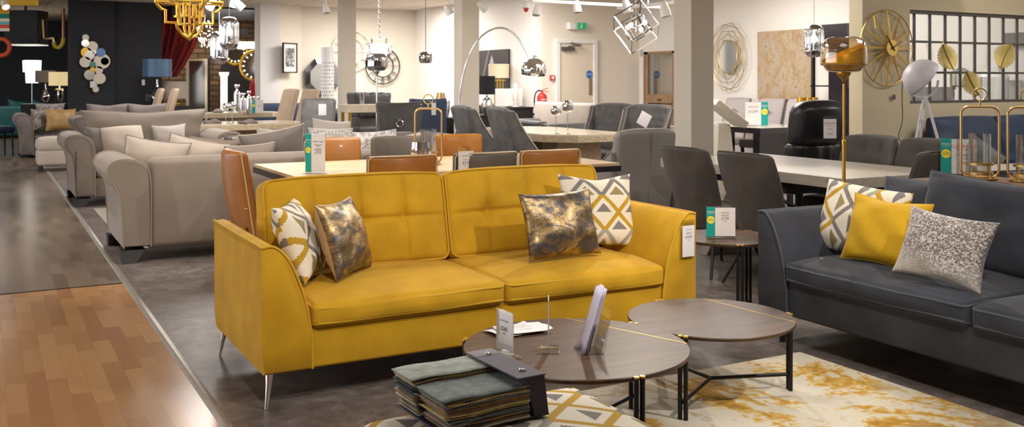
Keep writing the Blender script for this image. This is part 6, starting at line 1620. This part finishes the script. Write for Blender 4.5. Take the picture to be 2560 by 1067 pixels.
TL = [(815, 24, 15.5, (.1,-.3,-1), False), (1122, 28, 13.6, (.5,-.2,-.9), True), (1208, 18, 13.2, (.8,-.1,-.7), True), (1341, 28, 13.4, (-.2,-.2,-1), False), (1443, 20, 12.5, (0,-.2,-1), False),
      (1663, 28, 10.2, (.1,-.2,-1), False), (598, 14, 12.5, (.6,-.1,-.6), True), (586, 6, 13.0, (-.3,-.2,-1), True), (528, 12, 12.8, (-.5,-.2,-.8), True), (12, 12, 16, (.3,-.6,-.7), True), (1568, 20, 11, (.2,-.2,-1), False)]
LB = ['left of the far column', 'lit and pointing right beside the middle column', 'lit and pointing right past the middle column', 'above the fire alarm call point', 'above the fire door', 'between the cube pendant and the near column', 'lit, right of the brass chandelier', 'lit, second from the right beside the brass chandelier', 'lit, close to the brass chandelier rim', 'lit, in the top left corner', 'just above the wire cube pendant']
for (px, py, Y, aim, lit), lb in zip(TL, LB): tlight('white track spotlight '+lb, px, py, Y, aim, lit)
p = at(1315, 18, 13); t = thing('smoke_detector', 'ceiling fire sounder with a red lens near the middle column', 'alarm', (p.x, p.y, CZ-.0-.0))
m = MB(); m.lathe([(.02,0),(.02,p.z-CZ+.06)][::-1], seg=12); m.build('drop_rod', WHT, t); MB().lathe([(.0001,p.z-CZ-.02),(.05,p.z-CZ-.01),(.06,p.z-CZ+.05),(.02,p.z-CZ+.08)], seg=22).build('housing', WHT, t)
MB().lathe([(.0001,p.z-CZ-.07),(.03,p.z-CZ-.05),(.035,p.z-CZ-.015)], seg=18).build('red_lens', RED, t)
# ---------------------------------------------------------------- lights
def area(loc, size, power, col=(1,.965,.93), rot=(0,0,0), sy=None, name='added_ceiling_fill'):
    l = bpy.data.lights.new(name, 'AREA'); l.energy = power; l.color = col; l.size = size
    if sy: l.shape = 'RECTANGLE'; l.size = sy; l.size_y = size
    o = bpy.data.objects.new(name, l); COL.objects.link(o); o.location = loc; o.rotation_euler = rot; return o
def spot(loc, target, power, ang=50, col=(1,.93,.83), blend=.35, rad=.04):
    l = bpy.data.lights.new('assumed_spot_beam', 'SPOT'); l.energy = power; l.color = col; l.spot_size = radians(ang); l.spot_blend = blend; l.shadow_soft_size = rad
    o = bpy.data.objects.new('assumed_spot_beam', l); COL.objects.link(o); o.location = loc
    o.rotation_euler = (Vector(target)-Vector(loc)).to_track_quat('-Z', 'Y').to_euler(); return o
for x, y, p in ((2.5,2.5,34),(6.5,3.5,45),(2.5,7.5,80),(7.2,9,140),(3.0,12.5,140),(7.5,14.3,190),(9.6,11,62),(7.4,19,210),(3.0,18,105),(-2.5,4,26),(-2.5,11,36),(-1.5,20,45),(9.9,4.6,80),(0.6,25.5,60),(4.6,22.9,70),(9.6,8.6,70)):
    area((x, y, CZ-.04), 1.6, p*1.0)  # added fill lights under the ceiling to brighten each bay, not panel fixtures
area((-5.6, 11, 1.7), 16, 420, (.90,.94,1), (0, -pi/2, 0), 2.2, 'assumed_side_daylight')  # assumed daylight from the left: unseen area light added, no window there
# assumed key spots over the sofas, fixtures out of view
spot((3.6, 1.2, 2.95), (2.3, 4.5, .5), 250, 62)
spot((0.6, 1.8, 2.95), (1.7, 4.6, .5), 190, 60)
spot((4.6, 6.4, 2.95), (2.7, 3.2, .3), 190, 70)
spot((2.0, 1.0, 2.95), (4.2, 3.2, .5), 230, 55)
spot((6.2, 5.6, 2.95), (3.9, 4.4, .5), 160, 60)
spot((0.2, 6.0, 2.95), (1.9, 8.0, .5), 140, 70)
spot((3.0, 6.0, 2.95), (3.0, 8.5, .6), 130, 80)
spot((-1.5, 9.0, 2.95), (1.2, 9.6, .5), 170, 60)
spot((9.0, 5.6, 2.9), (11.0, 7.3, 2.6), 40, 60)  # assumed unseen spot for the glow high on the partition
w = bpy.data.worlds.new('World'); bpy.context.scene.world = w; w.use_nodes = True
w.node_tree.nodes['Background'].inputs[0].default_value = (1,.95,.88,1); w.node_tree.nodes['Background'].inputs[1].default_value = .25
# ---------------------------------------------------------------- camera
cam = bpy.data.cameras.new('camera'); co = bpy.data.objects.new('camera', cam); COL.objects.link(co)
cam.sensor_width = 36; cam.lens = 36*F/2560; cam.shift_y = -(533.5-HZ)/2560
co.location = (0,0,HC); co.rotation_euler = (pi/2, 0, -TH)
cam.dof.use_dof = True; cam.dof.focus_distance = 4.2; cam.dof.aperture_fstop = 6.5
cam.clip_start = .05; cam.clip_end = 100
sc = bpy.context.scene; sc.camera = co
sc.view_settings.view_transform = 'Standard'; sc.view_settings.exposure = -.15
sc.cycles.adaptive_threshold = .02; sc.cycles.max_bounces = 7; sc.cycles.diffuse_bounces = 3; sc.cycles.glossy_bounces = 4; sc.cycles.transparent_max_bounces = 16
sc.cycles.caustics_reflective = False; sc.cycles.caustics_refractive = False; sc.cycles.sample_clamp_indirect = 4
